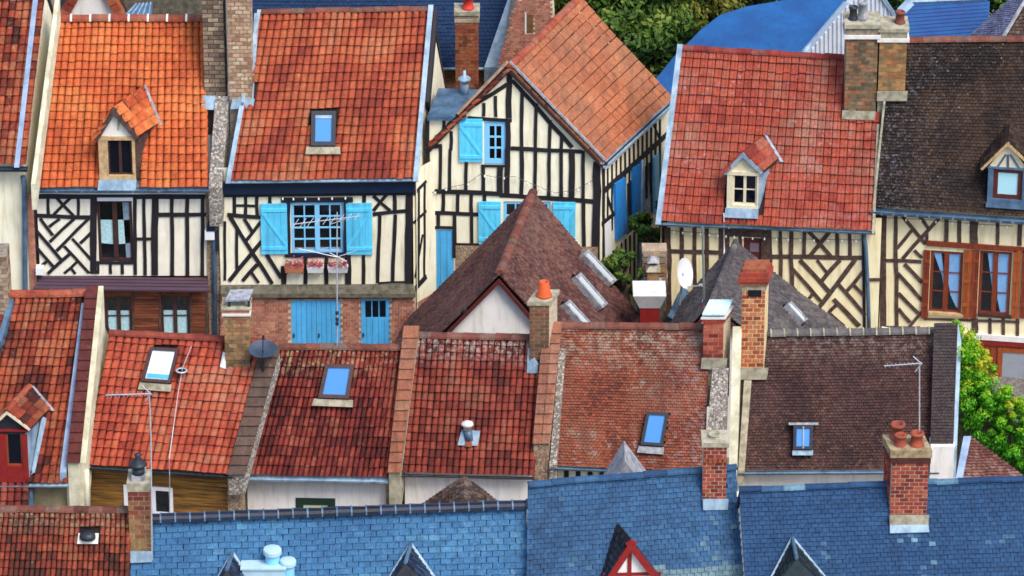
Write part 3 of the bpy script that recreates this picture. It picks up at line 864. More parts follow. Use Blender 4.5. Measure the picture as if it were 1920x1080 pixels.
def gable_dormer(root, patch, ex, apex, eL, eR, base, rear, body, cheekmat, panelmat, tmat, bargemat, win, fmat, tcols=3, trows=4, apron=None, valley=None, kind='pan', over=0.12, gmat=None, leaves=2, rows=1, postw=0.12, bargew=0.1, panel_bars=None, name='dormer', fasc=None, roof_only=False, curtain=None, ridge=None, tname='tile', frw=.045):
    """gabled dormer standing on a roof slope. pixel points: apex, eave ends, base centre, far end of ridge; win = pixel rectangle of the opening"""
    bp = patch.at(*base)
    f = Fac(bp - V((ex.y, -ex.x, 0)) * -0.04, ex)
    aA, zA = f.sz(*apex); aL, zL = f.sz(*eL); aR, zR = f.sz(*eR)
    ap = f.w(aA, zA)
    rp = PZ(rear[0], rear[1], zA); dv = (rp - ap); dv.z = 0; dvu = dv.normalized()
    n = patch.n; o = patch.pt(0.5, 0.5)
    def hit(p): return (o - p).dot(n) / dvu.dot(n)
    zb = f.sz(*base)[1] - 0.02
    ze = min(zL, zR)
    # body: two cheeks and gable panel
    wl0, wr0 = aL + over, aR - over
    d = MB()
    for a, sg in ((wl0, 1), (wr0, -1)):
        p0, p1 = f.w(a, zb), f.w(a, ze + 0.05)
        t1 = max(0.05, hit(p1) + 0.1)
        th = ex * (0.05 * sg)
        q = [p0, p0 + dvu * 0.1, p1 + dvu * t1, p1]
        if sg > 0: d.hexa([v + th for v in q], q)
        else: d.hexa(q[::-1], [v + th for v in q[::-1]])
    dm = d.build(name, cheekmat, root)
    g = MB()
    f.prism(g, [(wl0, ze), (wr0, ze), (aA, zA - 0.05)], -0.06, -0.02)
    g.build('gable_panel', panelmat, dm)
    if panel_bars:
        for i, b in enumerate(panel_bars):
            mb = MB(); f.bar(mb, b[0], b[1], b[2], b[3], b[4], -0.03, 0.0 + 0.002 * i); mb.build('timber', body, dm)
    # roof slopes
    for side, (aE, zE) in (('L', (aL, zL)), ('R', (aR, zR))):
        e0 = f.w(aE, zE, 0.10); a0 = f.w(aA, zA, 0.10)
        e1 = e0 + dvu * max(0.15, hit(e0) + 0.03); a1 = a0 + dvu * max(0.2, hit(a0) + 0.03)
        if side == 'L': pp = Patch(e1, e0, a0, a1, 0.0)
        else: pp = Patch(e0, e1, a1, a0, 0.0)
        mb = MB(); c = [pp.el, pp.er, pp.rr, pp.rl]
        mb.hexa([v - V((0, 0, 0.07)) for v in c], [v - V((0, 0, 0.02)) for v in c])
        rf = mb.build('dormer_roof', UNDER, dm)
        mbj = []
        if tmat:
            tile_slope(dm, pp, tcols, trows, kind, tmat, parts=60, jit=0.003, name=tname)
        # barge board
        mb = MB()
        dd = (V((aA, zA)) - V((aE, zE))).normalized(); q = V((-dd.y, dd.x)) * bargew
        if q.y > 0: q = -q
        P0, P1 = V((aE, zE)) - dd * 0.03, V((aA, zA)) + dd * (0.012 if side == 'L' else 0.0)
        oo = 0.006 if side == 'L' else 0.0
        f.prism(mb, [tuple(P0 + q), tuple(P1 + q), tuple(P1), tuple(P0)], 0.06, 0.115 + oo)
        mb.build('barge_board', bargemat, dm)
        if valley and side in valley[1]:
            mb = MB(); w_ = (a1 - e1).normalized(); sd = ex * (0.10 if side == 'R' else -0.10)
            mb.hexa([e1 - n * 0.03 - w_ * 0.1, e1 + sd - n * 0.03 - w_ * 0.1, a1 + sd * 0.7 - n * 0.03, a1 - n * 0.03], [e1 + n * 0.09 - w_ * 0.1, e1 + sd + n * 0.09 - w_ * 0.1, a1 + sd * 0.7 + n * 0.09, a1 + n * 0.09])
            mb.build('valley_flashing', valley[0], dm)
    if ridge:
        a1 = ap + dvu * max(0.2, hit(ap)); ridge_tiles(dm, f.w(aA, zA + 0.02, 0.1), a1 + V((0, 0, 0.02)), 3, ridge, 0.09, joint=False)
    # posts, lintel, sill, pane
    if win:
        w0, w1, h0, h1 = f.hole(*win)
        for a, b in ((wl0, w0), (w1, wr0)):
            f.rect(MB(), a + 0.001, b, zb, ze + 0.02, -0.09, 0.03).build('post', body, dm)
        f.rect(MB(), wl0 - 0.02, wr0 + 0.02, h1, max(h1 + 0.05, ze), -0.08, 0.045).build('lintel', body, dm)
        f.rect(MB(), w0, w1, zb, h0, -0.08, 0.04).build('sill', body, dm)
        fr = MB(); fw = frw
        f.rect(fr, w0, w0 + fw, h0, h1, -0.08, -0.03); f.rect(fr, w1 - fw, w1, h0, h1, -0.08, -0.03)
        f.rect(fr, w0 + fw, w1 - fw, h0, h0 + fw, -0.08, -0.032); f.rect(fr, w0 + fw, w1 - fw, h1 - fw, h1, -0.08, -0.032)
        for i in range(1, leaves):
            c = w0 + (w1 - w0) * i / leaves; f.rect(fr, c - 0.04, c + 0.04, h0 + fw, h1 - fw, -0.08, -0.026)
        fr.build('frame', fmat, dm)
        for i in range(leaves):
            a, b = w0 + (w1 - w0) * i / leaves, w0 + (w1 - w0) * (i + 1) / leaves
            for r in range(rows):
                f.rect(MB(), a, b, h0 + (h1 - h0) * r / rows + (0.012 if r else 0), h0 + (h1 - h0) * (r + 1) / rows - 0.012, -0.075, -0.06).build('pane', gmat or GLASS_DK, dm)
            if rows > 1:
                for r in range(1, rows):
                    z = h0 + (h1 - h0) * r / rows
                    f.rect(MB(), a + 0.04, b - 0.04, z - 0.015, z + 0.015, -0.078, -0.04).build('glazing_bar', fmat, dm)
    if apron:
        amat, dy = apron
        p0 = f.w(wl0 - 0.02, zb + 0.02, 0.05); p1 = f.w(wr0 + 0.02, zb + 0.02, 0.05)
        dn = (patch.el - patch.rl).normalized() * dy
        mb = MB().hexa([p0 - n * 0.1, p0 + dn - n * 0.1, p1 + dn - n * 0.1, p1 - n * 0.1], [p0 + n * 0.1, p0 + dn + n * 0.05, p1 + dn + n * 0.05, p1 + n * 0.1])
        mb.build('apron', amat, dm)
    dm_f = f
    return dm, f

def px_line(pts, Y): return [PY(x, y, Y) for x, y in pts]

# ------------------------------------------------------------------ ground
gm = rubblemat('grey_cobbles', [(96, 92, 90), (120, 114, 108), (136, 128, 120), (104, 98, 94)], 5)
g = MB().add([V((-400, -500, 0)), V((400, -500, 0)), V((400, 600, 0)), V((-400, 600, 0))], [(0, 1, 2, 3)]).build('ground', gm)
g['kind'] = 'structure'

# ================================================================== UPPER ROW
# ---- far left house with pale yellow wall
h0 = House('terraced_house', 'cream-walled house cut off by the frame at upper left, worn red pantile roof', (-150, 308), (48, 308), (-110, -30), (86, -30), 0.0, 60, wallmat=PL_CREAM)
tile_slope(h0.roof, h0.patch, 15, 21, 'pan', T_A, tintfn=lambda q, t, u, v: t + 0.12)
h0.front(PL_CREAM)
h0.gutter(NAVY, 0.11, e1=0.05, drop=0.09)
h0.verge('R', 0.14, 0.13, ZINC_L, 'flashing_strip', off=0.16, e1=1.0)
f = h0.fac
pipe(h0.root, [f.p(43, 330, 0.12), f.p(46, 350, 0.12), f.p(47, 545, 0.12), f.w(f.sz(47, 545)[0], 0.1, 0.12)], 0.075, ZINC_D)
# rendered party wall between the two left houses
pw = h0.parapet(58, 67, 104, 112, 345, -10, 0.25, 0.8, PL_GREEN, None, 'parapet')

# ---- orange house
h1 = House('timber_framed_house', 'half-timbered house with the brightest orange roof and one gabled dormer', (62, 351), (390, 351), (98, 36), (386, 36), 0.0, 60, wallmat=PL_IVORY)
dpoly = [(192, 345), (192, 262), (190, 255), (214, 212), (246, 190), (272, 236), (260, 262), (260, 345)]
tile_slope(h1.roof, h1.patch, 23, 20, 'pan', T_ORANGE, skip=[dpoly, (388, 0, 430, 178)], patchy=0.3, var=0.16)
ridge_tiles(h1.roof, h1.RL + V((0, 0, .02)), h1.RR + V((0, 0, .02)), 8, RIDGE_OR, 0.15)
h1.gutter(ZINC_D, 0.11, e0=-0.05, e1=0.06, joints=7)
H1W = (183.5, 376, 249, 490)
wu = h1.front(PL_IVORY, None, 517, [H1W])
f = h1.fac
c1 = (50, 350, 5.685)
f.timbers(wu, [(80, 110, 90, 330, .1), (90, 330, 94, 860, .06), (228, 100, 232, 300), (548, 100, 550, 310), (310, 110, 500, 310), (480, 110, 290, 300), (90, 312, 675, 332, .14),
    (145, 340, 280, 520), (350, 345, 240, 430, .1), (505, 345, 245, 590), (660, 345, 320, 685), (690, 490, 570, 605), (105, 475, 365, 780), (90, 635, 290, 860), (215, 800, 145, 860, .09),
    (470, 710, 225, 930), (540, 800, 400, 925), (485, 555, 690, 785), (400, 635, 665, 925), (475, 875, 520, 930, .09), (715, 100, 710, 930, .21), (760, 815, 760, 930, .08), (893, 830, 895, 930, .1), (1015, 830, 1020, 935, .1), (745, 812, 1137, 815, .1)], c1, wd=0.1)
c2 = (230, 350, 5.685)
f.timbers(wu, [(130, 100, 135, 940, .12), (225, 100, 240, 945, .11), (140, 560, 330, 560, .1), (345, 100, 345, 945, .22), (525, 100, 528, 950), (690, 100, 690, 955), (852, 100, 850, 955), (380, 303, 890, 300, .13)], c2, wd=0.12)
f.timbers(wu, [(60, 369, 388, 369, .16)], mat=TIMBER_N)
net = [((.06, .28), (.42, .26), (.42, .66), (.06, .66)), ((.58, .26), (.95, .28), (.95, .66), (.58, .66))]
window(h1.root, f, *H1W, 2, 1, 1, WOOD_DK, 0.05, fw=0.08, curtains=[(net[0], CURT_CY), (net[1], CURT_CY), ([(.78, 0), (.95, 0), (.95, 1), (.72, 1)], CURT_GR)])
f.pxrect(MB(), 182, 371, 249, 377, -0.05, 0.05).build('blind_box', WHITE_P, h1.root)
# pent roof band and timber-clad ground floor
mb = MB(); fr = h1.fac
P = [fr.p(78, 517, 0.02), fr.p(388, 521, 0.02), fr.p(394, 545, 0.42), fr.p(62, 541, 0.42)]
mb.hexa([p - V((0, 0, .05)) for p in P[::-1]], [p for p in P[::-1]])
pent = mb.build('pent_roof', PENT, h1.root)
for i in range(1, 4):
    t = i / 4; a = P[0] + (P[3] - P[0]) * t; b = P[1] + (P[2] - P[1]) * t
    MB().box(a, b - a, V((0, 0.02, 0)), V((0, 0, 0.022))).build('seam', PENT, pent)
lw = h1.front(WOOD_CLAD, 520, None, [(198, 556, 247, 628), (302, 555, 355, 632)], off=0.03)
for i in range(17):                                # horizontal boards of the ground floor
    y0 = 546 + i * 5.2
    for xa, xb in ((66, 196), (249, 300), (357, 386)):
        f.pxrect(MB(), xa, y0, xb, y0 + 4.6, 0.0, 0.05 + 0.001 * (i % 3), random.random()).build('plank', WOOD_CLAD, lw)
for xa, xb in ((198, 247), (302, 355)):
    window(h1.root, f, xa, 556 if xa < 250 else 555, xb, 630, 2, 1, 2, WOOD_DK, 0.02, fw=0.07, off=0.03, curtains=[([(.06, 0), (.44, 0), (.44, .62), (.06, .62)], CURT_CY), ([(.56, 0), (.94, 0), (.94, .62), (.56, .62)], CURT_CY)])
f.timbers(lw, [(249.5, 550, 249.5, 640, .07), (300, 550, 300, 640, .07), (357.5, 550, 357.5, 640, .07), (388, 545, 388, 680, .08)], mat=TIMBER_B, base=0.05)
f.pxrect(MB(), 67, 503, 82, 516, 0.0, 0.25).build('meter_box', WHITE_P, h1.root)
f.pxrect(MB(), 53, 366, 66, 545, -0.1, 0.04).build('pilaster', B_PINK, h1.root)
gable_dormer(h1.root, h1.patch, h1.ex, (213, 199), (177, 256), (259, 253), (226, 336), (250, 172), WOOD_PALE, TIMBER_B, PL_WHITE, T_ORANGE, TIMBER_B, (203, 262, 248, 328), WOOD_DK, 3, 4,
             apron=(ZINC, 0.30), valley=(LEAD, 'R'), over=0.10, panel_bars=[(222, 224, 222, 244, .06)], bargew=0.13)
# big stack at the party line
Y1 = h1.patch.at(400, 182).y
ch = chimney(h1.root, 383, 424, -40, 180, Y1, 1.0, B_GREY, plain('sooty_mortar', (84, 76, 70), .95, .2, 9), sides='R', course=0.13, gap=.03)
f2 = Fac(V((0, Y1 - 0.05, 0)), V((1, 0, 0)))
mb = MB(); q = h1.patch
loop = [q.at(377, 206, .06), q.at(403, 206, .06), q.at(407, 180, .10), q.at(381, 180, .10)]
mb.hexa([p - q.n * .1 for p in loop], loop).build('flashing', ZINC, ch)
h1.parapet(391, 416, 404, 430, 352, 180, 0.12, 1.2, RUBBLE, None, 'party_wall')
f.pxrect(MB(), 389, 362, 418, 640, -0.1, 0.05).build('pilaster', RUBBLE_W, h1.root)
pipe(h1.root, [f.p(396, 360, .12), f.p(399, 380, .12), f.p(402, 470, .12), f.p(403, 640, .12)], 0.07, ZINC_D)
# wall lamp / junction box on the pilaster
lm = thing('wall_lantern', 'dark blue wall lantern with white lower box on the strip between two facades', 'lantern', f.p(397, 442, .2))
f.pxpoly(MB(), [(387, 434), (404, 434), (401, 414), (391, 414)], .06, .3).build('hood', NAVY, lm)
f.pxrect(MB(), 384, 434, 402, 450, .08, .28).build('box', WHITE_P, lm)
f.pxrect(MB(), 405, 436, 411, 470, .06, .22).build('bracket', DKMETAL, lm)

# ---- blue shuttered house
h2 = House('timber_framed_house', 'half-timbered house with bright blue shutters, garage doors and window boxes', (424, 338), (784, 334), (481, 22), (812, 16), -0.1, 60, wallmat=PL_CREAM, amp=0.05)
tile_slope(h2.roof, h2.patch, 26, 19, 'pan', T_RED2, skip=[(584, 209, 631, 275), (430, 0, 476, 186)], patchy=0.55, var=0.16)
ridge_tiles(h2.roof, h2.RL, h2.RR, 15, RIDGE_MIX, 0.11, joint=False)
h2.verge('L', 0.13, 0.12, ZINC, 'flashing_strip', e1=0.46); h2.verge('L', 0.10, 0.12, ZINC, 'flashing_strip', e0=0.44, e1=1.01, off=0.02)
h2.verge('R', 0.14, 0.13, ZINC, 'flashing_strip', e1=1.02)
mbv = MB(); n = h2.patch.n; a, b = h2.ER + h2.ex * .02, h2.RR + h2.ex * .02
a = a + (b - a) * 0.45
mbv.hexa([a, a + h2.ex * .1, b + h2.ex * .1, b], [a + V((0, .9, -.75)), a + V((0.1, .9, -.75)), b + V((.1, 0.9, -.75)), b + V((0, .9, -.75))]).build('barge_board', TIMBER, h2.root)
gutter(h2.root, h2.EL - h2.nin * .05 + V((0, 0, -.02)), h2.ER - h2.nin * .05 + V((0, 0, -.02)), h2.nin, ZINC, 0.06)
f = h2.fac
f.pxrect(MB(), 418, 343, 778, 363, -0.1, 0.16).build('eaves_beam', NAVY, h2.root)
f.pxrect(MB(), 418, 362, 772, 368, -0.1, 0.05).build('wall_plate', TIMBER, h2.root)
H2W = (546, 380, 644, 475)
wu = h2.front(PL_CREAM, None, 534, [H2W], x0=413, x1=772)
c3 = (405, 345, 5.685)
f.timbers(wu, [(95, 400, 95, 1030, .09), (195, 130, 195, 320), (315, 130, 315, 330), (435, 130, 440, 340), (575, 130, 575, 220), (205, 232, 430, 238, .08), (120, 330, 475, 357, .13),
    (150, 350, 390, 740, .13), (390, 740, 600, 1065, .13), (222, 490, 225, 930, .1), (300, 375, 390, 515), (475, 405, 325, 605), (485, 615, 140, 1035, .13), (440, 860, 285, 1035, .12), (375, 940, 455, 1055, .09), (540, 755, 695, 1005, .12)], c3, wd=0.11)
c4 = (600, 340, 5.4)
f.timbers(wu, [(445, 120, 445, 220, .12), (440, 750, 440, 1040, .12), (540, 150, 710, 300), (685, 125, 540, 300), (535, 335, 885, 300, .13), (750, 90, 760, 330, .12), (605, 350, 585, 1030, .12), (765, 340, 735, 1020, .12), (905, 90, 893, 1035, .24), (590, 1032, 870, 1022, .06)], c4, wd=0.11)
c5 = (500, 370, 3.859)
f.timbers(wu, [(125, 500, 125, 628, .18), (282, 440, 282, 628), (432, 440, 432, 628), (588, 420, 588, 628, .2), (105, 22, 625, 18, .17)], c5, wd=0.13)
f.timbers(wu, [(541, 378, 541, 482, .13), (648, 378, 648, 482, .13), (534, 479, 655, 479, .16), (545, 377, 645, 377, .07)], mat=TIMBER_N, base=0.02)
window(h2.root, f, *H2W, 2, 2, 4, BLUE_L, 0.02, fw=0.085, bw=0.04, curtains=[([(.05, 0), (.95, 0), (.95, .1), (.05, .1)], CURT_GR)])
shutter(h2.root, f, 489, 383, 539, 477, BLUE, 4, 1); shutter(h2.root, f, 649, 382, 698, 478, BLUE, 4, -1)
mb = MB(); P = [f.p(415, 534, 0.0), f.p(775, 532, 0.0), f.p(779, 551, .16), f.p(413, 551, .16)]
mb.hexa([p - V((0, 0, .12)) for p in P[::-1]], P[::-1]).build('string_course', MOSSY, h2.root)
gw = h2.front(MORTAR, 540, None, [(547, 563, 640, 690), (677, 561, 732, 690)], off=0.03, x0=413, x1=778)
# brick ground floor: courses too small to pick apart singly, still laid brick by brick
mb = MB(); yy = 553; r = 0
while yy < 668:
    x = 413 - (r % 2) * 5
    while x < 775:
        x2 = x + 10.2
        cx, cy = (x + x2) / 2, yy + 2
        if not (545 < cx < 642 and cy > 556) and not (675 < cx < 734 and cy > 556) and not (520 < cx < 776 and cy < 560 and cx < 740):
            f.pxrect(mb, max(x + .5, 413), yy + .5, min(x2 - .5, 777), yy + 5.0, 0.02, 0.042, random.random())
        x = x2
    yy += 5.6; r += 1
mb.build('bricks', B_PINK, gw, kind='stuff')
f.pxrect(MB(), 519, 551, 776, 560, 0, 0.1).build('lintel', PAINT_MAR, h2.root)
def plank_door(root, f, x0, y0, x1, y1, n, mat, off=0.0, glaz=None, name='door'):
    d = f.pxrect(MB(), x0 + .5, y0 + .5, x1 - .5, y1, off - .08, off - .03).build(name, mat, root)
    w_ = (x1 - x0) / n
    for i in range(n):
        f.pxrect(MB(), x0 + w_ * i + .35, (glaz[3] + 2) if glaz else y0, x0 + w_ * (i + 1) - .35, y1, off - .04, off - .008 + .001 * (i % 3), random.random()).build('plank', mat, d)
    if glaz:
        gx0, gy0, gx1, gy1 = glaz
        for i in range(3):
            a = gx0 + (gx1 - gx0) * i / 3
            f.pxrect(MB(), a + 1.2, gy0, a + (gx1 - gx0) / 3 - 1.2, gy1, off - .05, off - .022).build('pane', GLASS_DK, d)
        fr = MB()
        f.pxrect(fr, x0, y0, gx0, gy1 + 2, off - .05, off - .008); f.pxrect(fr, gx1, y0, x1, gy1 + 2, off - .05, off - .008)
        f.pxrect(fr, gx0, y0, gx1, gy0, off - .05, off - .009); f.pxrect(fr, gx0, gy1, gx1, gy1 + 2.4, off - .05, off - .009)
        fr.build('frame', mat, d)
    f.pxrect(MB(), x0 + 3, (y0 + y1) / 2, x0 + 5.5, (y0 + y1) / 2 + 6, off - .01, off + .03).build('handle', DKMETAL, d)
    return d
plank_door(h2.root, f, 547, 563, 594, 690, 5, BLUE_D, 0.03); plank_door(h2.root, f, 594, 563, 640, 690, 5, BLUE_D, 0.03)
plank_door(h2.root, f, 677, 561, 732, 690, 5, BLUE_D, 0.03, glaz=(684, 564, 724, 595))
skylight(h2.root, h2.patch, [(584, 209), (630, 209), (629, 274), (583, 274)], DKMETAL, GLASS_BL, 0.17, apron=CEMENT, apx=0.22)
mb = MB(); q = h2.patch
loop = [q.at(587, 223, .17), q.at(628, 223, .17), q.at(628, 216, .17), q.at(587, 216, .17)]
mb.hexa([p - q.n * .05 for p in loop], [p + q.n * .02 for p in loop]).build('roller_blind_box', ZINC, h2.root)
# right hand return wall
cr = f.p(775, 450); sd = PZ(803, 434, f.p(775, 450).z) - cr
fs = Fac(cr, sd)
sw = fs.wall('wall', PL_CREAM, h2.root, 0, 3.0, 1.9, h2.ze + .1)
bw_ = fs.wall('wall', B_PINK, h2.root, 0.0, 3.0, 0, 1.92, off=0.03)
fs.timbers(sw, [(786, 352, 785, 540, .1), (797, 346, 796, 520, .1), (776, 418, 800, 396, .1), (776, 365, 800, 340, .12), (776, 545, 800, 518, .2), (779, 520, 793, 440, .08)], wd=0.1)
# stack
Y2 = h2.patch.at(452, 192).y
ch = chimney(h2.root, 430, 474, -40, 188, Y2, 0.9, B_PALE, MORTAR_D, sides='R', course=0.12, blen=0.24, gap=.028)
q = h2.patch
loop = [q.at(432, 205, .05), q.at(474, 203, .05), q.at(478, 186, .12), q.at(436, 186, .12)]
MB().hexa([p - q.n * .1 for p in loop], loop).build('flashing', ZINC, ch)
loop = [q.at(466, 200, .05), q.at(474, 200, .05), q.at(486, 25, .1), q.at(477, 25, .1)]
MB().hexa([p - q.n * .15 for p in loop], loop).build('flashing', ZINC, ch)

# ---- gable fronted house in the middle
Y5 = 1.1
f5 = Fac(PY(800, 300, Y5), V((1, -0.02, 0)))
s0, zz = f5.sz(801, 400); s1 = f5.sz(1127, 400)[0]
aA, zA = f5.sz(954, 122); aE, zE = f5.sz(1131, 303); aWL, zWL = f5.sz(800, 276)
r5 = thing('timber_framed_house', 'gable-fronted half-timbered house with blue shutters, terracotta roof falling to one side', 'house', f5.w((s0 + s1) / 2, 0, -2))
rearR = PZ(1080, -2, zA); rearE = PZ(1254, 189, zE)
dv5 = (rearR - f5.w(aA, zA)); dv5.z = 0
dvE = rearE - f5.w(aE, zE); dvE.z = 0
zWin = f5.sz(930, 222)[1]
holes = [f5.hole(908, 228, 950, 308), f5.hole(944, 378, 1032, 455), f5.hole(801, 431, 851, 700)]
aRv = f5.sz(1056, 222)[0]; zrow = f5.sz(1127, 306)[1]
a870 = f5.sz(858, 222)[0]
wall5 = f5.wall('wall', PL_CREAM, r5, s0, s1, 0, zrow, [h for h in holes[1:]] + [(holes[0][0], holes[0][1], holes[0][2], zrow)])
# between the eaves level and window head, then the gable triangle
h_ = holes[0]
f5.wall('wall', PL_CREAM, r5, s0, aRv, zrow, zWin, [(h_[0], h_[1], zrow - .01, h_[3])], extra=[[(aRv, zrow), (s1, zrow), (aRv, zWin)], [(a870, zWin), (aRv, zWin), (aA, zA)]])
# side wall towards the alley, rear
c0 = f5.w(s1, 0); 
fs5 = Fac(c0, dvE)
side5 = fs5.wall('wall', PL_CREAM, r5, 0, dvE.length + .6, 0, zrow)
b0 = c0 + dvE; b1 = f5.w(s0, 0) + dvE
MB().add([b0, b1, V((b1.x, b1.y, zrow)), V((f5.w(aA, 0) + dvE).to_tuple()[:2] + (zA - .1,)), V((b0.x, b0.y, zrow))], [(0, 1, 2, 3, 4)]).build('wall', PL_CREAM, r5)
# roof: right slope big, left slope narrow
ov = f5.n * 0.18
eF = f5.w(aE, zE) + ov; aF = f5.w(aA, zA) + ov
p5 = Patch(eF, eF + dvE + dvE.normalized() * .3, aF + dv5 + dv5.normalized() * .3, aF, 0.03)
mb = MB(); c = [p5.el, p5.er, p5.rr, p5.rl]
mb.hexa([v + V((0, 0, -.16)) for v in c], [v + V((0, 0, -.05)) for v in c])
eL_ = f5.w(*f5.sz(806, 268)) + ov; eL2 = eL_ + dv5
c = [eL2, eL_, aF, aF + dv5 + dv5.normalized() * .3]
mb.hexa([v + V((0, 0, -.16)) for v in c], [v + V((0, 0, -.05)) for v in c])
roof5 = mb.build('roof', UNDER, r5)
tile_slope(roof5, p5, 17, 13, 'row', T_TERRA5, patchy=0.6, var=0.16)
pl5 = Patch(eL2, eL_, aF, aF + dv5, 0.02)
tile_slope(roof5, pl5, 12, 13, 'pan', T_A, parts=60)
ridge_tiles(roof5, aF + V((0, 0, .03)), aF + dv5 + V((0, 0, .03)), 15, RIDGE_OR, 0.13, joint=False)
# verge boards
for (x0_, y0_, x1_, y1_, nm) in ((953, 118, 802, 277, 'L'), (955, 118, 1135, 308, 'R')):
    f5.bar(MB(), x0_, y0_ + 5, x1_, y1_ + 5, 0.2, 0.02, 0.15 if nm == 'L' else .156).build('barge_board', TIMBER, r5)
f5.bar(MB(), 956, 117, 1133, 300, 0.06, 0.1, 0.2).build('verge_strip', LEAD, r5)
f5.bar(MB(), 951, 118, 858, 214, 0.07, 0.1, 0.2).build('verge_strip', B_PALE, r5)
gutter(r5, eF - V((0, 0, .04)) - f5.ex * -.05, eF + dvE - V((0, 0, .04)) + f5.ex * .05, -f5.ex, ZINC, 0.09)
MB().box(eF + V((.02, 0, -.0)), dvE, f5.ex * -.12, V((0, 0, .06))).build('flashing_strip', ZINC, r5)
c6 = (795, 100, 5.4); c7 = (795, 280, 5.4)
f5.timbers(wall5, [(865, 150, 860, 660, .19), (850, 680, 850, 985, .16), (840, 315, 430, 575, .14), (890, 275, 985, 375, .13), (980, 370, 1500, 955, .14), (605, 505, 605, 640), (725, 435, 727, 645), (993, 395, 990, 955, .12), (1137, 510, 1128, 955), (1278, 680, 1270, 965), (1395, 815, 1390, 975),
    (880, 962, 1600, 1000, .13), (35, 660, 35, 985, .13), (200, 660, 198, 760, .1), (15, 942, 182, 940, .13), (170, 950, 165, 985), (275, 790, 272, 985), (440, 652, 890, 684, .12)], c6, wd=0.11)
f5.timbers(wall5, [(38, 0, 50, 800, .13), (168, 0, 160, 420), (265, 0, 260, 420), (430, 110, 425, 440), (597, 170, 600, 450, .13), (770, 180, 770, 460, .2), (848, 0, 840, 470, .18), (990, 0, 985, 470, .13), (1127, 0, 1125, 500), (1270, 0, 1265, 480), (1388, 0, 1390, 480), (1497, 10, 1495, 500, .19), (1612, 20, 1610, 510), (1752, 130, 1745, 1150, .26),
    (40, 425, 775, 457, .15), (765, 465, 1745, 532, .16), (195, 450, 192, 640), (342, 460, 340, 650), (480, 460, 480, 660), (615, 470, 615, 530), (50, 645, 555, 662, .13), (145, 660, 145, 790), (310, 670, 310, 1100, .13), (483, 670, 483, 970), (330, 965, 560, 968, .1), (25, 797, 310, 797, .1), (1615, 540, 1625, 1100, .12), (580, 170, 845, 172, .08)], c7, wd=0.115)
window(r5, f5, 908, 228, 950, 308, 1, 2, 3, BLUE_L, 0.03, fw=0.15, bw=0.05)
window(r5, f5, 944, 378, 1032, 455, 2, 2, 3, BLUE_L, 0.03, fw=0.09, bw=0.04)
shutter(r5, f5, 861, 224, 905, 304, BLUE, 4, 1); shutter(r5, f5, 897, 379, 939, 458, BLUE, 4, 1); shutter(r5, f5, 1036, 380, 1079, 458, BLUE, 4, -1)
plank_door(r5, f5, 801, 431, 851, 690, 4, BLUE_D, 0.0)
f5.pxrect(MB(), 855, 462, 1120, 700, 0.0, 0.04).build('plinth', RUBBLE_W, r5)
# alley side: studs, beam, shutters
fs5.timbers(side5, [(1140 + 8.2 * i, 316 - 7.6 * i, 1140 + 8.2 * i, 440 - 7.6 * i, .11) for i in range(13)] + [(1134, 358, 1252, 252, .2), (1130, 420, 1160, 395, .14), (1140, 368, 1150, 398, .08), (1222, 224, 1238, 262, .09), (1132, 315, 1133, 600, .2)], wd=0.1)
fs5.timbers(side5, [(1150 + 8 * i, 470 - 7.0 * i, 1150 + 8 * i, 560 - 7 * i, .1) for i in range(8)], wd=0.1)
def side_panel(pts, o0, o1, mat, nm, par): return fs5.pxpoly(MB(), pts, o0, o1).build(nm, mat, par)
side_panel([(1176, 345), (1190, 332), (1190, 428), (1176, 441)], -.02, .012, GLASS_DK, 'pane', r5)
side_panel([(1210, 312), (1229, 295), (1229, 398), (1210, 415)], -.02, .012, GLASS_DK, 'pane', r5)
side_panel([(1154, 345), (1173, 333), (1177, 436), (1158, 450)], .0, .09, BLUE_S, 'shutter', r5)
side_panel([(1188, 316), (1208, 303), (1211, 410), (1190, 425)], .0, .09, BLUE_S, 'shutter', r5)
side_panel([(1227, 296), (1236, 288), (1237, 392), (1229, 400)], .0, .09, BLUE_L, 'shutter', r5)
side_panel([(1134, 420), (1146, 408), (1149, 520), (1136, 530)], .0, .03, WHITE_P, 'door', r5)
pipe(r5, [fs5.p(1206, 300, .15), fs5.p(1202, 420, .16), PY(1198, 545, fs5.p(1202, 420).y - .3), PY(1197, 640, fs5.p(1202, 420).y - .3)], 0.05, ZINC)
# lead-roofed bay on the left with a vent
zl = f5.sz(830, 218)[1]
A = f5.p(801, 219, .15); B = f5.p(872, 219, .15); C_ = PZ(905, 168, zl + .15); D = PZ(822, 165, zl + .15)
MB().hexa([p - V((0, 0, .12)) for p in (A, B, C_, D)], [A, B, C_, D]).build('flat_roof', ZINC_D, r5)
vt = PZ(871, 176, zl + .12)
MB().lathe(vt, [(.13, 0), (.12, .3), (.1, .42), (.2, .44), (.17, .5), (.05, .58), (.04, .72)]).build('roof_vent', ZINC, r5, smooth=True)

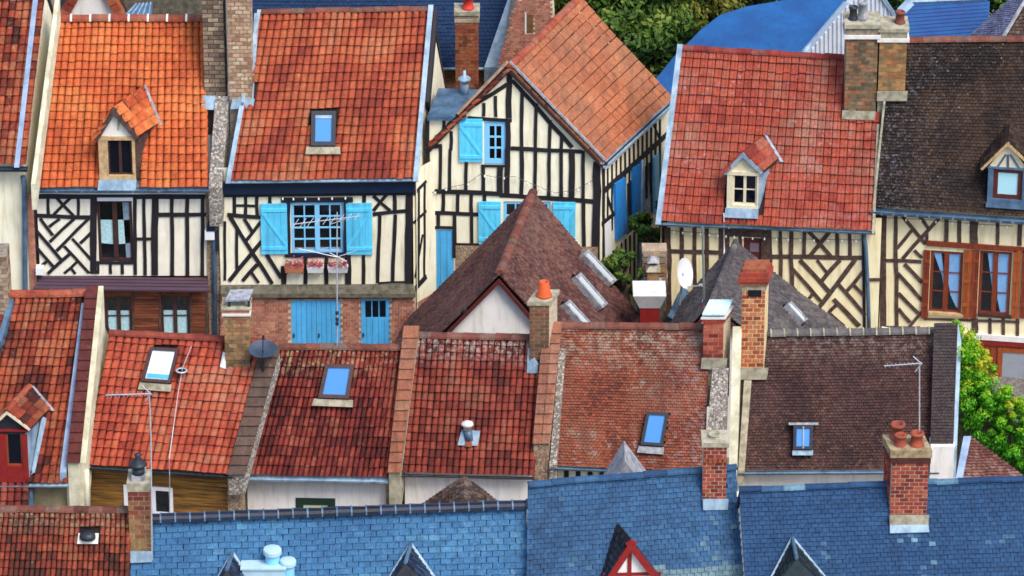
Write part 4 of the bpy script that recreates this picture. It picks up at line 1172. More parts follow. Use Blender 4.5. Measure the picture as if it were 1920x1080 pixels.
# ---- red roofed house with white dormer
h6 = House('timber_framed_house', 'half-timbered house with scarlet tile roof and pale blue-edged dormer', (1234, 415), (1640, 432), (1274, 90), (1655, 112), 0.1, 60, wallmat=PL_YELLOW, amp=0.05)
d6 = [(1364, 400), (1364, 325), (1393, 295), (1418, 278), (1436, 300), (1424, 400)]
def t6(q, t, u, v):
    return t + (0.0 if v < 0.7 else -0.05) + (0.25 if 0.62 < u < 0.74 and v > .3 else 0) + (0.2 if u < 0.3 and .2 < v < .6 else 0) - (0.15 if u > .8 else 0)
tile_slope(h6.roof, h6.patch, 27, 19, 'flat', T_RED6, skip=[d6, (1590, 40, 1650, 212)], tintfn=t6, patchy=0.3, var=0.16)
ridge_tiles(h6.roof, h6.RL, h6.RR, 14, tilemat('red_ridge_clay', [(160, 50, 42), (186, 66, 52), (170, 92, 80)], damt=.3), 0.12, joint=False)
h6.verge('L', 0.15, 0.14, ZINC, 'flashing_strip', off=-0.06, e1=1.02)
h6.gutter(ZINC_D, 0.07, e0=-.05, e1=.02, joints=6)
f = h6.fac
H6D = (1393, 446, 1432, 600)
wu = h6.front(PL_YELLOW, None, None, [H6D], x0=1250, x1=1650)
c8 = (1245, 415, 5.145)
f.timbers(wu, [(35, 60, 45, 1000, .22), (168, 60, 170, 380), (293, 60, 300, 1000, .13), (412, 70, 425, 1000), (548, 70, 552, 1000, .15), (60, 290, 560, 305, .14), (600, 60, 605, 600, .2), (735, 60, 740, 500, .12), (600, 110, 1029, 118, .3), (985, 60, 990, 700, .32)], c8, mat=TIMBER_B, wd=0.13)
c9 = (1435, 425, 5.4)
f.timbers(wu, [(20, 50, 20, 800, .3), (150, 50, 165, 800, .12), (262, 50, 270, 800, .13), (395, 50, 395, 300, .12), (440, 50, 670, 310, .12), (645, 60, 450, 300, .13), (725, 60, 730, 310, .13), (853, 60, 858, 310, .12), (40, 305, 985, 318, .15), (350, 340, 645, 660, .15), (690, 735, 950, 1010, .15), (525, 340, 630, 475, .1),
    (755, 340, 570, 550, .13), (910, 335, 520, 850, .15), (990, 455, 815, 665, .12), (275, 430, 560, 755, .11), (475, 690, 415, 760, .1), (270, 600, 330, 690, .1), (745, 590, 1010, 900, .12), (900, 600, 1005, 705, .11), (725, 790, 630, 890, .11), (655, 885, 800, 1010, .1), (1045, 540, 1160, 540, .1)], c9, mat=TIMBER_B)
f.timbers(wu, [(990, 50, 1003, 1050, .1)], c9, mat=TIMBER_N)
pipe(h6.root, [f.p(1620, 438, .14), f.p(1624, 470, .12), f.p(1628, 560, .12), f.p(1630, 640, .12)], 0.055, ZINC_D)
dr = f.pxrect(MB(), *H6D, -.1, -.04).build('door', PAINT_MAR, h6.root)
f.pxrect(MB(), 1406, 456, 1423, 472, -.05, -.02).build('pane', plain('mauve_grey_glass', (130, 112, 128), .3, .1), dr)
for i in range(4): f.pxrect(MB(), 1394 + 9.5 * i, 476, 1402.5 + 9.5 * i, 600, -.05, -.025, random.random()).build('plank', PAINT_MAR, dr)
gable_dormer(h6.root, h6.patch, h6.ex, (1393, 284), (1357, 320), (1430, 319), (1395, 390), (1421, 262), CREAM_P, ZINC, CREAM_P, T_RED6, ZINC, (1374, 328, 1419, 384), CREAM_P, 2, 3,
             apron=(ZINC, 0.27), valley=(ZINC, 'R'), kind='flat', over=0.1, leaves=2, rows=2, bargew=0.09, panel_bars=[(1372, 325, 1420, 325, .05)])
# double stack
Y6 = h6.patch.at(1612, 222).y
ch = chimney(h6.root, 1582, 1642, 72, 218, Y6, 0.8, tilemat('lichened_brick', [(120, 98, 72), (150, 122, 88), (176, 146, 108), (196, 116, 62)], damt=.4, dark=(110, 92, 70), lamt=.3, lich=(206, 190, 140)), MORTAR_D, sides='', course=.115)
slab(ch, 0.0, 0.10, 0.06, CEM_WHITE); slab(ch, 0.10, 0.22, 0.0, MORTAR_D); slab(ch, .32, .12, .06, CEMENT)
pot(ch, .5, .4, .12, .55, LEAD, .44); pot(ch, .22, .4, .11, .4, DKMETAL, .44)
q = h6.patch; loop = [q.at(1578, 224, .1), q.at(1640, 226, .1), q.at(1642, 210, .2), q.at(1580, 208, .2)]
MB().hexa([p - q.n * .15 for p in loop], loop).build('flashing', CEMENT, ch)
h6.verge('R', 0.07, 0.10, CEMENT, 'verge_mortar', e1=0.62)

# ---- dark roofed house on the right
h7 = House('timber_framed_house', 'half-timbered house with dark brown mottled roof and brown wooden shutters', (1636, 388), (1990, 412), (1668, 76), (2010, 72), -0.15, 60, wallmat=PL_YELLOW, amp=0.07)
d7 = [(1858, 380), (1856, 318), (1890, 280), (1892, 256), (1930, 312), (1930, 380)]
def t7(q, t, u, v):
    return t * 0.9 + (0.12 if 0.2 < u < .9 and .25 < v < .75 else -.08)
tile_slope(h7.roof, h7.patch, 44, 52, 'plain', T_BROWN7, skip=[d7, (1640, 40, 1694, 180)], parts=0, patchy=0.45, var=0.4, tintfn=t7)
ridge_tiles(h7.roof, h7.RL, h7.RR, 11, RIDGE_MIX, 0.13, joint=False)
h7.gutter(ZINC_D, 0.13, e0=-.06, joints=16, drop=.06)
h7.verge('L', 0.06, 0.09, CEMENT, 'verge_mortar', e1=.7)
f = h7.fac
W7 = [(1743, 471, 1804, 588), (1835, 471, 1895, 591), (1925, 471, 1980, 591)]
wu = h7.front(PL_YELLOW, None, 634, W7, x0=1652)
c10 = (1640, 395, 4.693); c11 = (1720, 395, 4.695)
f.timbers(wu, [(75, 40, 75, 1130, .2), (185, 40, 195, 1130, .13), (95, 440, 410, 450, .13), (245, 50, 445, 295, .12), (395, 50, 480, 170), (575, 60, 245, 425, .12), (325, 175, 195, 335), (350, 350, 415, 415), (262, 472, 418, 635, .13), (203, 552, 418, 795, .12), (208, 728, 385, 905, .12), (208, 865, 312, 985, .12), (425, 885, 300, 1030, .1), (457, 180, 457, 300), (630, 60, 630, 295, .13), (95, 1030, 400, 1035, .1)], c10, mat=TIMBER_B, wd=0.11)
f.timbers(wu, [(258, 70, 255, 300, .14), (370, 75, 370, 300, .13), (500, 70, 498, 320, .26), (705, 90, 705, 300, .12), (905, 100, 900, 310, .14), (505, 950, 505, 1130, .2), (640, 950, 640, 1130), (755, 950, 755, 1130), (880, 950, 880, 1130), (60, 955, 900, 985, .08)], c11, mat=TIMBER_B, wd=0.11)
f.pxrect(MB(), 1737, 461, 1990, 470, -.02, .07).build('lintel', WOOD_R, h7.root)
dr_ = [([(.04, 1), (.3, 1), (.48, .45), (.48, .3), (.36, .6)], CURT_BL), ([(.56, 1), (.95, 1), (.95, .06), (.84, .1), (.66, .28), (.56, .5)], CURT_BL)]
dr2 = [([(.22, 1), (.4, 1), (.48, .4), (.46, .3)], CURT_BL), ([(.56, 1), (.92, 1), (.9, .02), (.72, .02), (.6, .25)], CURT_BL)]
for i, wr in enumerate(W7):
    window(h7.root, f, *wr, 2, 1, 3, WOOD_R, 0.03, fw=.085, bw=.025, curtains=[dr_, dr2, dr2][i])
    f.pxrect(MB(), wr[0] - 2, wr[3], wr[2] + 2, wr[3] + 5, -.05, .08).build('sill', WOOD_PALE if i == 0 else WOOD_DK, h7.root)
for x0_, x1_ in ((1729, 1742), (1805, 1820), (1821, 1834), (1898, 1912), (1914, 1926)):
    shutter(h7.root, f, x0_, 470, x1_, 598, WOOD_R if x0_ not in (1805, 1898) else WOOD_O, 2, 0, battens=(.2, .55, .85))
f.pxrect(MB(), 1652, 626, 1990, 636, -.05, .08).build('string_course', PL_WHITE, h7.root)
lw = h7.front(WOOD_R, 634, None, [(1872, 655, 1930, 735)], off=0.0, x0=1652)
for i in range(22):
    xx = 1654 + i * 9.6
    f.pxrect(MB(), xx, 637, min(xx + 9, 1864), 760, -.02, .02 + .001 * (i % 3), random.random()).build('plank', WOOD_R, lw)
f.pxrect(MB(), 1654, 637, 1990, 645, 0, .06).build('beam', PAINT_RED, lw)
window(h7.root, f, 1872, 655, 1930, 735, 1, 1, 1, WOOD_O, -.03, fw=.1, glass=plain('frosted_grey_glass', (150, 156, 164), .3, .05))
f.pxrect(MB(), 1862, 740, 1980, 750, 0, .1).build('sill', WOOD_DK, lw)
d7o, d7f = gable_dormer(h7.root, h7.patch, h7.ex, (1890, 264), (1840, 312), (1940, 312), (1890, 380), (1893, 240), ZINC_D, ZINC_D, CREAM_P, T_BROWN7, WOOD_PALE, (1862, 317, 1917, 374), PAINT_MAR, 5, 8,
             apron=(ZINC_D, 0.15), kind='plain', over=0.2, leaves=1, gmat=GLASS_CY, bargew=.07, panel_bars=[(1890, 290, 1890, 318, .07), (1868, 317, 1886, 290, .06), (1912, 317, 1894, 290, .06)], frw=.13)
Y7 = h7.patch.at(1672, 186).y
ch = chimney(h7.root, 1645, 1697, 78, 184, Y7, 0.8, tilemat('ochre_brick', [(176, 116, 58), (204, 140, 70), (214, 158, 88), (150, 120, 80)], damt=.3, dark=(140, 112, 70), lamt=.3, lich=(214, 190, 110)), CEMENT, sides='', course=.115)
slab(ch, 0.0, 0.10, 0.06, CEM_WHITE); slab(ch, .10, .2, 0.0, CEMENT); slab(ch, .30, .1, .05, CEMENT)
pot(ch, .75, .5, .13, .35, RIDGE_MIX, .4)
q = h7.patch; loop = [q.at(1644, 190, .1), q.at(1700, 190, .1), q.at(1702, 172, .25), q.at(1644, 172, .25)]
MB().hexa([p - q.n * .2 for p in loop], loop).build('flashing', CEMENT, ch)

# ================================================================== BUILDINGS IN THE YARDS BETWEEN THE ROWS
def ridge_house(name, label, fa, ra, eR, eL, Yr, wallm, tmat, cols, rows, skipR=(), skipL=(), ridgem=None, nr=14, fr_in=0.12, tint=None, amp=.04, rr_=.13):
    """gable end towards the viewer: front and rear ridge ends, rear eave ends (pixels), rear plane Yr"""
    RA = PY(ra[0], ra[1], Yr); FA = PZ(fa[0], fa[1], RA.z)
    dv = FA - RA
    ER, EL = PY(eR[0], eR[1], Yr), PY(eL[0], eL[1], Yr)
    base = (ER + EL) / 2 + dv / 2; base.z = 0
    root = thing(name, label, 'house', base)
    pr = Patch(ER + dv, ER, RA, FA, amp); pl = Patch(EL, EL + dv, FA, RA, amp)
    mb = MB()
    for p in (pr, pl):
        c = [p.el, p.er, p.rr, p.rl]; o = -(.04 + 1.9 * amp) / max(.4, p.n.z)
        mb.hexa([v + V((0, 0, o - .1)) for v in c], [v + V((0, 0, o)) for v in c])
    roof = mb.build('roof', UNDER, root)
    tile_slope(roof, pr, cols, rows, 'plain', tmat, skip=skipR, parts=0, tintfn=tint); tile_slope(roof, pl, cols, rows, 'plain', tmat, skip=skipL, parts=0, tintfn=tint)
    if ridgem: ridge_tiles(roof, FA + V((0, 0, .03)), RA + V((0, 0, .03)), nr, ridgem, rr_, joint=False)
    # walls
    i = -dv.normalized() * fr_in; dz = V((0, 0, -.2)); mb = MB()
    g0 = lambda p: V((p.x, p.y, 0))
    ins = (EL - ER).normalized() * .2
    F = [g0(ER + dv + i + ins), ER + dv + i + ins + dz * .3, FA + i + dz, EL + dv + i - ins + dz * .3, g0(EL + dv + i - ins)]
    B = [g0(ER - i + ins), ER - i + ins + dz * .3, RA - i + dz, EL - i - ins + dz * .3, g0(EL - i - ins)]
    mb.add(F + B, [(4, 3, 2, 1, 0), (5, 6, 7, 8, 9), (0, 1, 6, 5), (4, 9, 8, 3)])
    wall = mb.build('wall', wallm, root)
    ff = Fac(FA + dv.normalized() * .02, ER - EL)
    for (e, nm) in ((ER, 'R'), (EL, 'L')):
        a, b = FA + dz * .5, e + dv + dz * .5
        t = dv.normalized() * .06
        MB().hexa([a + t, b + t, b + t + V((0, 0, -.16)), a + t + V((0, 0, -.16))], [a + t * (1.7 if nm == 'R' else 1.6), b + t * 1.6, b + t * 1.6 + V((0, 0, -.16)), a + t * 1.6 + V((0, 0, -.16))]).build('barge_board', PAINT_MAR, root)
    return root, roof, pr, pl, ff, wall

sk = [[(1086, 480), (1096, 472), (1150, 529), (1140, 538)], [(1072, 523), (1082, 515), (1133, 573), (1123, 582)], [(1052, 573), (1061, 566), (1115, 623), (1105, 632)]]
def big(q): 
    cx = sum(p[0] for p in q) / 4; cy = sum(p[1] for p in q) / 4
    return [(cx + (p[0] - cx) * 1.1, cy + (p[1] - cy) * 1.1) for p in q]
rK, roofK, pK, pKl, fK, wK = ridge_house('outbuilding', 'maroon-tiled outbuilding with white gable and three skylights, in front of gable-fronted house', (936, 514), (1000, 360), (1199, 592), (760, 604), -1.3, PL_WHITE, T_K, 46, 44, skipR=[big(q) for q in sk], ridgem=RIDGE_MIX, nr=18,
    tint=lambda q, t, u, v: t + (.3 if (q[1] < 470 and q[0] > 985) else 0))
for q in sk: skylight(rK, pK, q, LEAD, GLASS_GR, .16, .03)
fK.pxrect(MB(), 868, 582, 876, 588, -.1, .05).build('hook', DKMETAL, rK)
sl = [[(1470, 575), (1478, 570), (1509, 604), (1501, 609)]]; sl2 = [[(1262, 572), (1272, 578), (1257, 602), (1247, 596)]]
rL, roofL, pL, pLl, fL, wL = ridge_house('outbuilding', 'grey-tiled outbuilding half hidden behind two brick chimney stacks', (1334, 566), (1380, 453), (1585, 616), (1244, 606), -1.7, PL_WHITE, T_L, 36, 36, skipR=[big(q) for q in sl], ridgem=RIDGE_GR, nr=14, rr_=.09)
for q in sl: skylight(rL, pL, q, LEAD, GLASS_GR, .16, .03)
skylight(rL, pLl, [(1290, 545), (1280, 560), (1262, 600), (1270, 585)], ZINC_D, GLASS_CY, .1, .08)

# white flared chimney head on a red base between the outbuildings
Yw = -3.2
t = thing('flared_chimney', 'white flared chimney head on red base between the two outbuildings', 'chimney', PY(1218, 640, Yw))
fw_ = Fac(PY(1218, 600, Yw), V((1, 0, 0)))
b0 = [fw_.sz(x, y) for x, y in ((1199, 578), (1238, 578))]; b1 = [fw_.sz(x, y) for x, y in ((1187, 551), (1249, 551))]
mb = MB(); a0, z0 = b0[0]; a1 = b0[1][0]; c0_, z1 = b1[0]; c1_ = b1[1][0]
mb.hexa([fw_.w(a0, z0), fw_.w(a1, z0), fw_.w(a1, z0, -.6), fw_.w(a0, z0, -.6)], [fw_.w(c0_, z1, .15), fw_.w(c1_, z1, .15), fw_.w(c1_, z1, -.8), fw_.w(c0_, z1, -.8)]).build('flared_head', CEM_WHITE, t)
fw_.rect(MB(), a0 + .02, a1 - .02, 0, z0 - .002, -.58, -.02).build('base', PAINT_RED, t)
st = thing('stepped_stack', 'small stepped stack with metal cowl standing behind the white flared chimney head', 'chimney', PY(1226, 590, -1.6))
fq = Fac(PY(1226, 540, -1.6), V((1, 0, 0)))
for i, (x0_, x1_, y0_, y1_, m) in enumerate(((1204, 1250, 470, 500, B_GREY), (1206, 1250, 500, 520, B_TAN), (1206, 1252, 520, 545, B_GREY))):
    for r in range(int((y1_ - y0_) / 6)):
        fq.pxrect(MB(), x0_ + (r % 2) * 2, y0_ + r * 6 + .6, x1_ - (r % 2) * 2, y0_ + r * 6 + 5.4, -.5, .0 + .02 * (r % 2), random.random()).build('brick_course', m, st)
fq.rect(MB(), fq.sz(1206, 540)[0], fq.sz(1250, 540)[0], 0, fq.sz(1226, 472)[1], -.48, -.03).build('core', MORTAR_D, st)
cw_ = fq.p(1224, 548, .35)
for (w0_, w1_, za, zb_, m_) in ((.34, .24, 0, .35, LEAD), (.17, .15, .35, .72, B_TAN), (.2, .1, .72, .88, CEMENT), (.1, .1, .88, .98, DKMETAL), (.17, .06, .98, 1.1, LEAD)):
    MB().hexa([cw_ + V((sx_ * w0_, sy_ * w0_, za)) for sx_, sy_ in ((-1, -1), (1, -1), (1, 1), (-1, 1))], [cw_ + V((sx_ * w1_, sy_ * w1_, zb_)) for sx_, sy_ in ((-1, -1), (1, -1), (1, 1), (-1, 1))]).build('cowl', m_, st)

# ================================================================== SECOND ROW
# ---- A
hA = House('terraced_house', 'tall weathered red pantile house at left edge with red-fronted dormer', (-75, 905), (128, 905), (6, 552), (180, 550), -13.0, 60, wallmat=OLIVE, amp=.06)
dA = [(-10, 900), (-10, 790), (14, 775), (46, 748), (76, 780), (48, 830), (48, 900)]
tile_slope(hA.roof, hA.patch, 15, 21, 'pan', T_A, skip=[dA], patchy=.5, var=.28)
ridge_tiles(hA.roof, hA.RL, hA.RR, 4, RIDGE_OR, .15, joint=False)
hA.parapet(112, 124, 153, 164, 886, 568, .16, .3, ZINC_L, None, 'flashing_strip')
hA.parapet(127, 148, 163, 182, 868, 540, .30, 1.6, PL_GREEN, tilemat('dark_coping_tile', [(108, 48, 46), (118, 52, 48), (126, 60, 54)], damt=.3), 'parapet')
hA.parapet(148, 161, 183, 194, 868, 536, .22, 1.5, PL_GREEN, None, 'parapet')
hA.gutter(ZINC, .07)
hA.front(OLIVE)
f = hA.fac
f.pxrect(MB(), 126, 866, 156, 1010, -.3, .1).build('pilaster', PL_GREEN, hA.root)
pipe(hA.root, [f.p(162, 880, .12), f.p(163, 980, .12)], .07, PL_GREEN); pipe(hA.root, [f.p(57, 908, .12), f.p(57, 1000, .12)], .09, ZINC_D)
gable_dormer(hA.root, hA.patch, hA.ex, (13, 768), (-38, 815), (56, 800), (13, 902), (50, 730), PAINT_RED, ZINC, DKMETAL, T_A, CREAM_P, (12, 808, 42, 874), WOOD_O, 3, 4, valley=(LEAD, 'R'), over=.08, leaves=1, bargew=.06, ridge=RIDGE_OR)
q = hA.patch
loop = [q.at(58, 890, .08), q.at(66, 886, .1), q.at(88, 785, .12), q.at(80, 780, .25)]
MB().hexa([p - q.n * .1 for p in loop], loop).build('flashing', ZINC, hA.root)
# lower fringe of dark tiles under the dormer
n_ = hA.patch.n; o_ = hA.EL + n_ * .02
pA2 = Patch(PP(-70, 955, o_, n_), PP(52, 955, o_, n_), PP(55, 904, o_, n_), PP(-66, 904, o_, n_), .01)
tile_slope(hA.roof, pA2, 9, 3, 'pan', T_C, parts=27)
# grey stack and wall at the far left
ch = chimney(hA.root, -20, 18, 482, 600, hA.patch.at(4, 600).y, .8, B_GREY, MORTAR_D, sides='R')
hA.parapet(-6, 3, 16, 26, 640, 560, .2, .8, ZINC_D, None, 'flashing_strip')

# ---- B
hB = House('terraced_house', 'terraced house with vivid red-orange pantiles, white skylight and golden plank wall', (160, 871), (430, 888), (205, 624), (496, 640), -12.5, 60, wallmat=PL_GREEN, amp=.05)
tile_slope(hB.roof, hB.patch, 20, 15, 'pan', T_B, skip=[[(284, 651), (338, 654), (322, 719), (267, 715)], (428, 560, 464, 682)], patchy=.45, var=.24, tintfn=lambda q, t, u, v: t + (.22 if .35 < u < .85 and .25 < v < .8 else -.12))
ridge_tiles(hB.roof, hB.RL, hB.RR, 9, tilemat('dull_red_ridge', [(164, 70, 52), (186, 84, 62), (160, 100, 84)], damt=.4, lamt=.3), .12, joint=False)
skylight(hB.root, hB.patch, [(284, 651), (338, 654), (322, 719), (267, 715)], WOOD_DK, GLASS_WH, .11, apron=CEMENT, apx=.05)
q = hB.patch
loop = [q.at(277, 708, .18), q.at(318, 711, .18), q.at(319, 703, .18), q.at(279, 700, .18)]
MB().hexa([p - q.n * .05 for p in loop], loop).build('blind_rail', BLUE_D, hB.root)
hB.gutter(DKMETAL, .07, e1=.1)
f = hB.fac
HB = [(288, 916, 322, 964)]
wB = hB.front(WOOD_PLANK, None, None, HB)
for i in range(14):
    y0_ = 884 + i * 7.4
    for xa, xb in ((170, 287), (323, 428)):
        f.pxrect(MB(), xa, y0_ + (xa - 160) * .03, xb, y0_ + 6.8 + (xa - 160) * .03, -.02, .02 + .001 * (i % 3), random.random()).build('plank', WOOD_PLANK, wB)
window(hB.root, f, *HB[0], 1, 1, 1, WHITE_P, -.03, fw=.06)
f.pxrect(MB(), 232, 910, 243, 948, 0, .06).build('window_casing', WHITE_P, hB.root)
pipe(hB.root, [f.p(166, 880, .1), f.p(166, 1000, .1)], .05, STEEL)
f.pxrect(MB(), 428, 896, 456, 1060, -.2, .08).build('pilaster', RUBBLE_W, hB.root)
hB.parapet(428, 458, 492, 524, 890, 652, .10, .6, RUBBLE, tilemat('mossy_grey_coping', [(118, 92, 80), (126, 102, 88), (124, 90, 76)], damt=.4, lamt=.4), 'party_wall')
YB = hB.patch.at(445, 690).y
ch = chimney(hB.root, 422, 470, 592, 690, YB, .55, B_TAN, MORTAR_D, sides='R', course=.12, tint=lambda v: .2 + .6 * v)
slab(ch, 0, .06, .04, CEM_WHITE); slab(ch, .06, .12, 0, B_PINK, 'brick_course'); slab(ch, .18, .05, .05, CEMENT)
A_ = V(ch['A']); 
MB().hexa([A_ + V((.05, 0, .40)), A_ + V((.66, 0, .43)), A_ + V((.76, .5, .48)), A_ + V((.16, .5, .46))], [A_ + V((.05, 0, .44)), A_ + V((.66, 0, .47)), A_ + V((.76, .5, .52)), A_ + V((.16, .5, .5))]).build('rain_hood', LEAD, ch)
for px_, py_ in ((.12, .05), (.62, .05), (.12, .45), (.62, .45)): MB().box(A_ + V((px_, py_, .2)), V((.06, 0, 0)), V((0, .06, 0)), V((0, 0, .24))).build('hood_leg', DKMETAL, ch)
loop = [q.at(413, 688, .08), q.at(424, 692, .08), q.at(426, 662, .2), q.at(419, 660, .1)]
MB().hexa([p - q.n * .1 for p in loop], loop).build('flashing', WHITE_P, ch)
# oblique cable crossing the roof
cb = MB().tube([hB.patch.at(362, 650, .25), hB.patch.at(345, 690, .2), hB.patch.at(336, 740, .2), hB.patch.at(328, 800, .2), hB.patch.at(321, 860, .3), f.p(318, 890, .5), f.p(318, 962, .3)], .012, 5).build('cable', STEEL)
tag(cb, 'thin pale cable running down over the red-orange pantile roof', 'cable')
MB().lathe(hB.patch.at(343, 696, .2), [(.14, 0), (.16, .015), (.14, .03), (.11, .03), (.10, .015), (.11, 0)], 16).build('coil', STEEL, cb)

# ---- C
hC = House('terraced_house', 'terraced house with dark wine-red ribbed tiles, blue skylight and green window frame', (457, 890), (728, 895), (520, 650), (758, 652), -12.5, 60, wallmat=PL_WHITE, amp=.05)
def tC(q, t, u, v): return t + (.28 if .22 < u < .42 and .2 < v < .95 else 0) - .04
tile_slope(hC.roof, hC.patch, 27, 13, 'pan', T_C, skip=[[(611, 683), (665, 684), (655, 748), (597, 746)]], patchy=.4, var=.3, tintfn=tC)
ridge_tiles(hC.roof, hC.RL, hC.RR, 9, RIDGE_MIX, .13, joint=False)
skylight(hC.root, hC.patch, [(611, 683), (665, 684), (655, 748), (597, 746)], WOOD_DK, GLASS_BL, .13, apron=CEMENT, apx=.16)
hC.gutter(ZINC, .12, joints=0, drop=.04)
f = hC.fac
HC = (562, 940, 622, 990)
hC.front(PL_WHITE, None, None, [HC])
window(hC.root, f, *HC, 1, 1, 1, GREEN_P, -.02, fw=.1, glass=plain('pale_green_blind', (210, 220, 170), .5, .05), outer=.1)
pw = hC.parapet(729, 749, 759, 784, 886, 614, .22, 1.4, CEMENT, tilemat('orange_coping_tile', [(184, 108, 76), (192, 118, 84), (188, 128, 96)], damt=.3, lamt=.25), 'party_wall')
f.pxrect(MB(), 724, 882, 751, 1060, -.3, .16).build('pilaster', RUBBLE_W, hC.root)
# satellite dish on the ridge
dsh = thing('satellite_dish', 'dark slate-blue satellite dish lying on the roof ridge beside a tan chimney', 'satellite dish', hC.patch.at(493, 662, .1))
mb = MB(); c_ = PY(493, 655, hC.RL.y - 1.0); ax = V((.05, -.22, .97)).normalized(); ux = V((1, 0, 0)); uy = ax.cross(ux).normalized()
vs = [c_ - ax * .08]; fs = []
for k in (1, 2, 3):
    for j in range(20):
        a = 2 * math.pi * j / 20; rr = .38 * k / 3
        vs.append(c_ + ux * (math.cos(a) * rr) + uy * (math.sin(a) * rr * .95) + ax * (-.08 + .1 * (k / 3) ** 2))
fs += [(0, 1 + j, 1 + (j + 1) % 20) for j in range(20)]
for k in (0, 1): fs += [(1 + k * 20 + j, 21 + k * 20 + j, 21 + k * 20 + (j + 1) % 20, 1 + k * 20 + (j + 1) % 20) for j in range(20)]
mb.add(vs, fs).build('dish', plain('slate_grey_enamel', (56, 70, 88), .5), dsh, smooth=True)
MB().tube([c_ - uy * .3, c_ + ax * .45 - uy * .05], .015, 6).build('feed_arm', DKMETAL, dsh)
MB().tube([c_ + ax * .40 - uy * .06, c_ + ax * .5 - uy * .05], .035, 8).build('receiver', DKMETAL, dsh)
MB().tube([c_ - ax * .05, c_ - ax * .2 - V((0, 0, .5))], .03, 8).build('mast', DKMETAL, dsh)

# ---- D
hD = House('terraced_house', 'terraced house with small brownish-red pantiles and one zinc roof vent', (753, 886), (1002, 892), (778, 628), (1020, 634), -12.5, 60, wallmat=PL_WHITE, amp=.05)
tile_slope(hD.roof, hD.patch, 21, 17, 'pan', T_D, skip=[(868, 806, 892, 828), (998, 560, 1050, 680)], patchy=.4, var=.28)
ridge_tiles(hD.roof, hD.RL, hD.RR, 8, RIDGE_MIX, .13, joint=False)
gutter(hD.root, hD.EL - hD.nin * .05 - V((0, 0, .04)), hD.ER - hD.nin * .05 - V((0, 0, .04)), hD.nin, DKMETAL, .05)
hD.front(PL_WHITE)
vt = thing('roof_vent', 'pale zinc vent plate with round cap among brownish-red pantiles', 'vent', hD.patch.at(880, 818))
q = hD.patch
loop = [q.at(858, 835, .1), q.at(896, 836, .1), q.at(901, 808, .12), q.at(866, 806, .12)]
MB().hexa([p - q.n * .08 for p in loop], loop).build('plate', ZINC, vt)
MB().tube([q.at(880, 826, .06), q.at(877, 806, .12)], .12, 12).build('hood', ZINC_D, vt, smooth=True)
MB().lathe(q.at(877, 806, .16), [(.1, 0), (.1, .14), (.17, .15), (.15, .2), (.05, .25)]).build('cap', CEM_WHITE, vt, smooth=True)
loop = [q.at(873, 838, .13), q.at(885, 838, .13), q.at(886, 824, .16), q.at(874, 824, .16)]
MB().hexa([p - q.n * .08 for p in loop], loop).build('clay_tile', RIDGE_OR, vt)
YD = hD.patch.at(1010, 692).y
ch = chimney(hD.root, 992, 1030, 572, 688, YD, .62, tilemat('charred_tan_brick', [(110, 84, 60), (148, 106, 72), (170, 112, 78), (150, 76, 54)], damt=.4, dark=(90, 76, 56), lamt=.2), MORTAR, sides='R', course=.115, skew=.35, tint=lambda v: .3 + .5 * v)
slab(ch, 0, .12, .04, CEMENT)
pot(ch, .55, .45, .19, .5, POT_OR, .12, prof=[(.21, 0), (.21, .05), (.17, .08), (.16, .28), (.14, .3), (.13, .42), (.1, .42), (.08, .2)])
loop = [q.at(988, 700, .08), q.at(1008, 700, .08), q.at(1010, 682, .2), q.at(990, 650, .15)]
MB().hexa([p - q.n * .1 for p in loop], loop).build('flashing', ZINC, ch)

# ---- E
hE = House('terraced_house', 'terraced house with patchy orange-brown plain tiles and steep blue skylight', (1030, 872), (1322, 884), (1050, 610), (1330, 613), -12.5, 60, wallmat=PL_CREAM, amp=.09)
def tE(q, t, u, v): return t + .25 * (1 - u) - .12 + (.35 * max(0, u - .75) * 3) * .4
tile_slope(hE.roof, hE.patch, 40, 50, 'plain', T_E, skip=[[(1213, 772), (1254, 774), (1243, 837), (1201, 834)], (1324, 560, 1356, 676)], parts=0, patchy=.35, var=.3, tintfn=tE)
ridge_tiles(hE.roof, hE.RL, hE.RR, 10, RIDGE_MIX, .13, joint=False)
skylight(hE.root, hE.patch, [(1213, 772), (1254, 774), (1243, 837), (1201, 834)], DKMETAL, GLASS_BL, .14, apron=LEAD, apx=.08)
hE.gutter(ZINC_D, .07)
hE.front(PL_CREAM)
hE.fac.timbers(hE.wall, [(1040 + 22 * i, 878, 1040 + 22 * i, 960, .14) for i in range(12)])
hE.parapet(1001, 1029, 1021, 1052, 832, 606, .26, 1.6, CEMENT, None, 'party_wall')
cop = tilemat('terracotta_coping', [(188, 118, 88), (194, 126, 96), (196, 136, 106)], damt=.3, lamt=.2)
hE.parapet(1001, 1014, 1021, 1035, 832, 606, .30, .2, CEMENT, cop, 'coping'); hE.parapet(1016, 1029, 1037, 1052, 832, 606, .30, .2, CEMENT, cop, 'coping')
hE.parapet(1030, 1044, 1053, 1064, 872, 612, .10, .5, RUBBLE, None, 'verge_mortar')
hE.fac.pxrect(MB(), 1000, 834, 1029, 980, -.4, .25).build('pilaster', RUBBLE_W, hE.root)
YE = hE.patch.at(1340, 690).y
ch = chimney(hE.root, 1317, 1356, 604, 686, YE, .6, B_RED, MORTAR, sides='R', course=.115, skew=.35)
slab(ch, 0, .1, .03, B_RED, 'brick_course'); slab(ch, .1, .05, .05, CEM_WHITE); 
A_ = V(ch['A']); w_ = ch['wd']
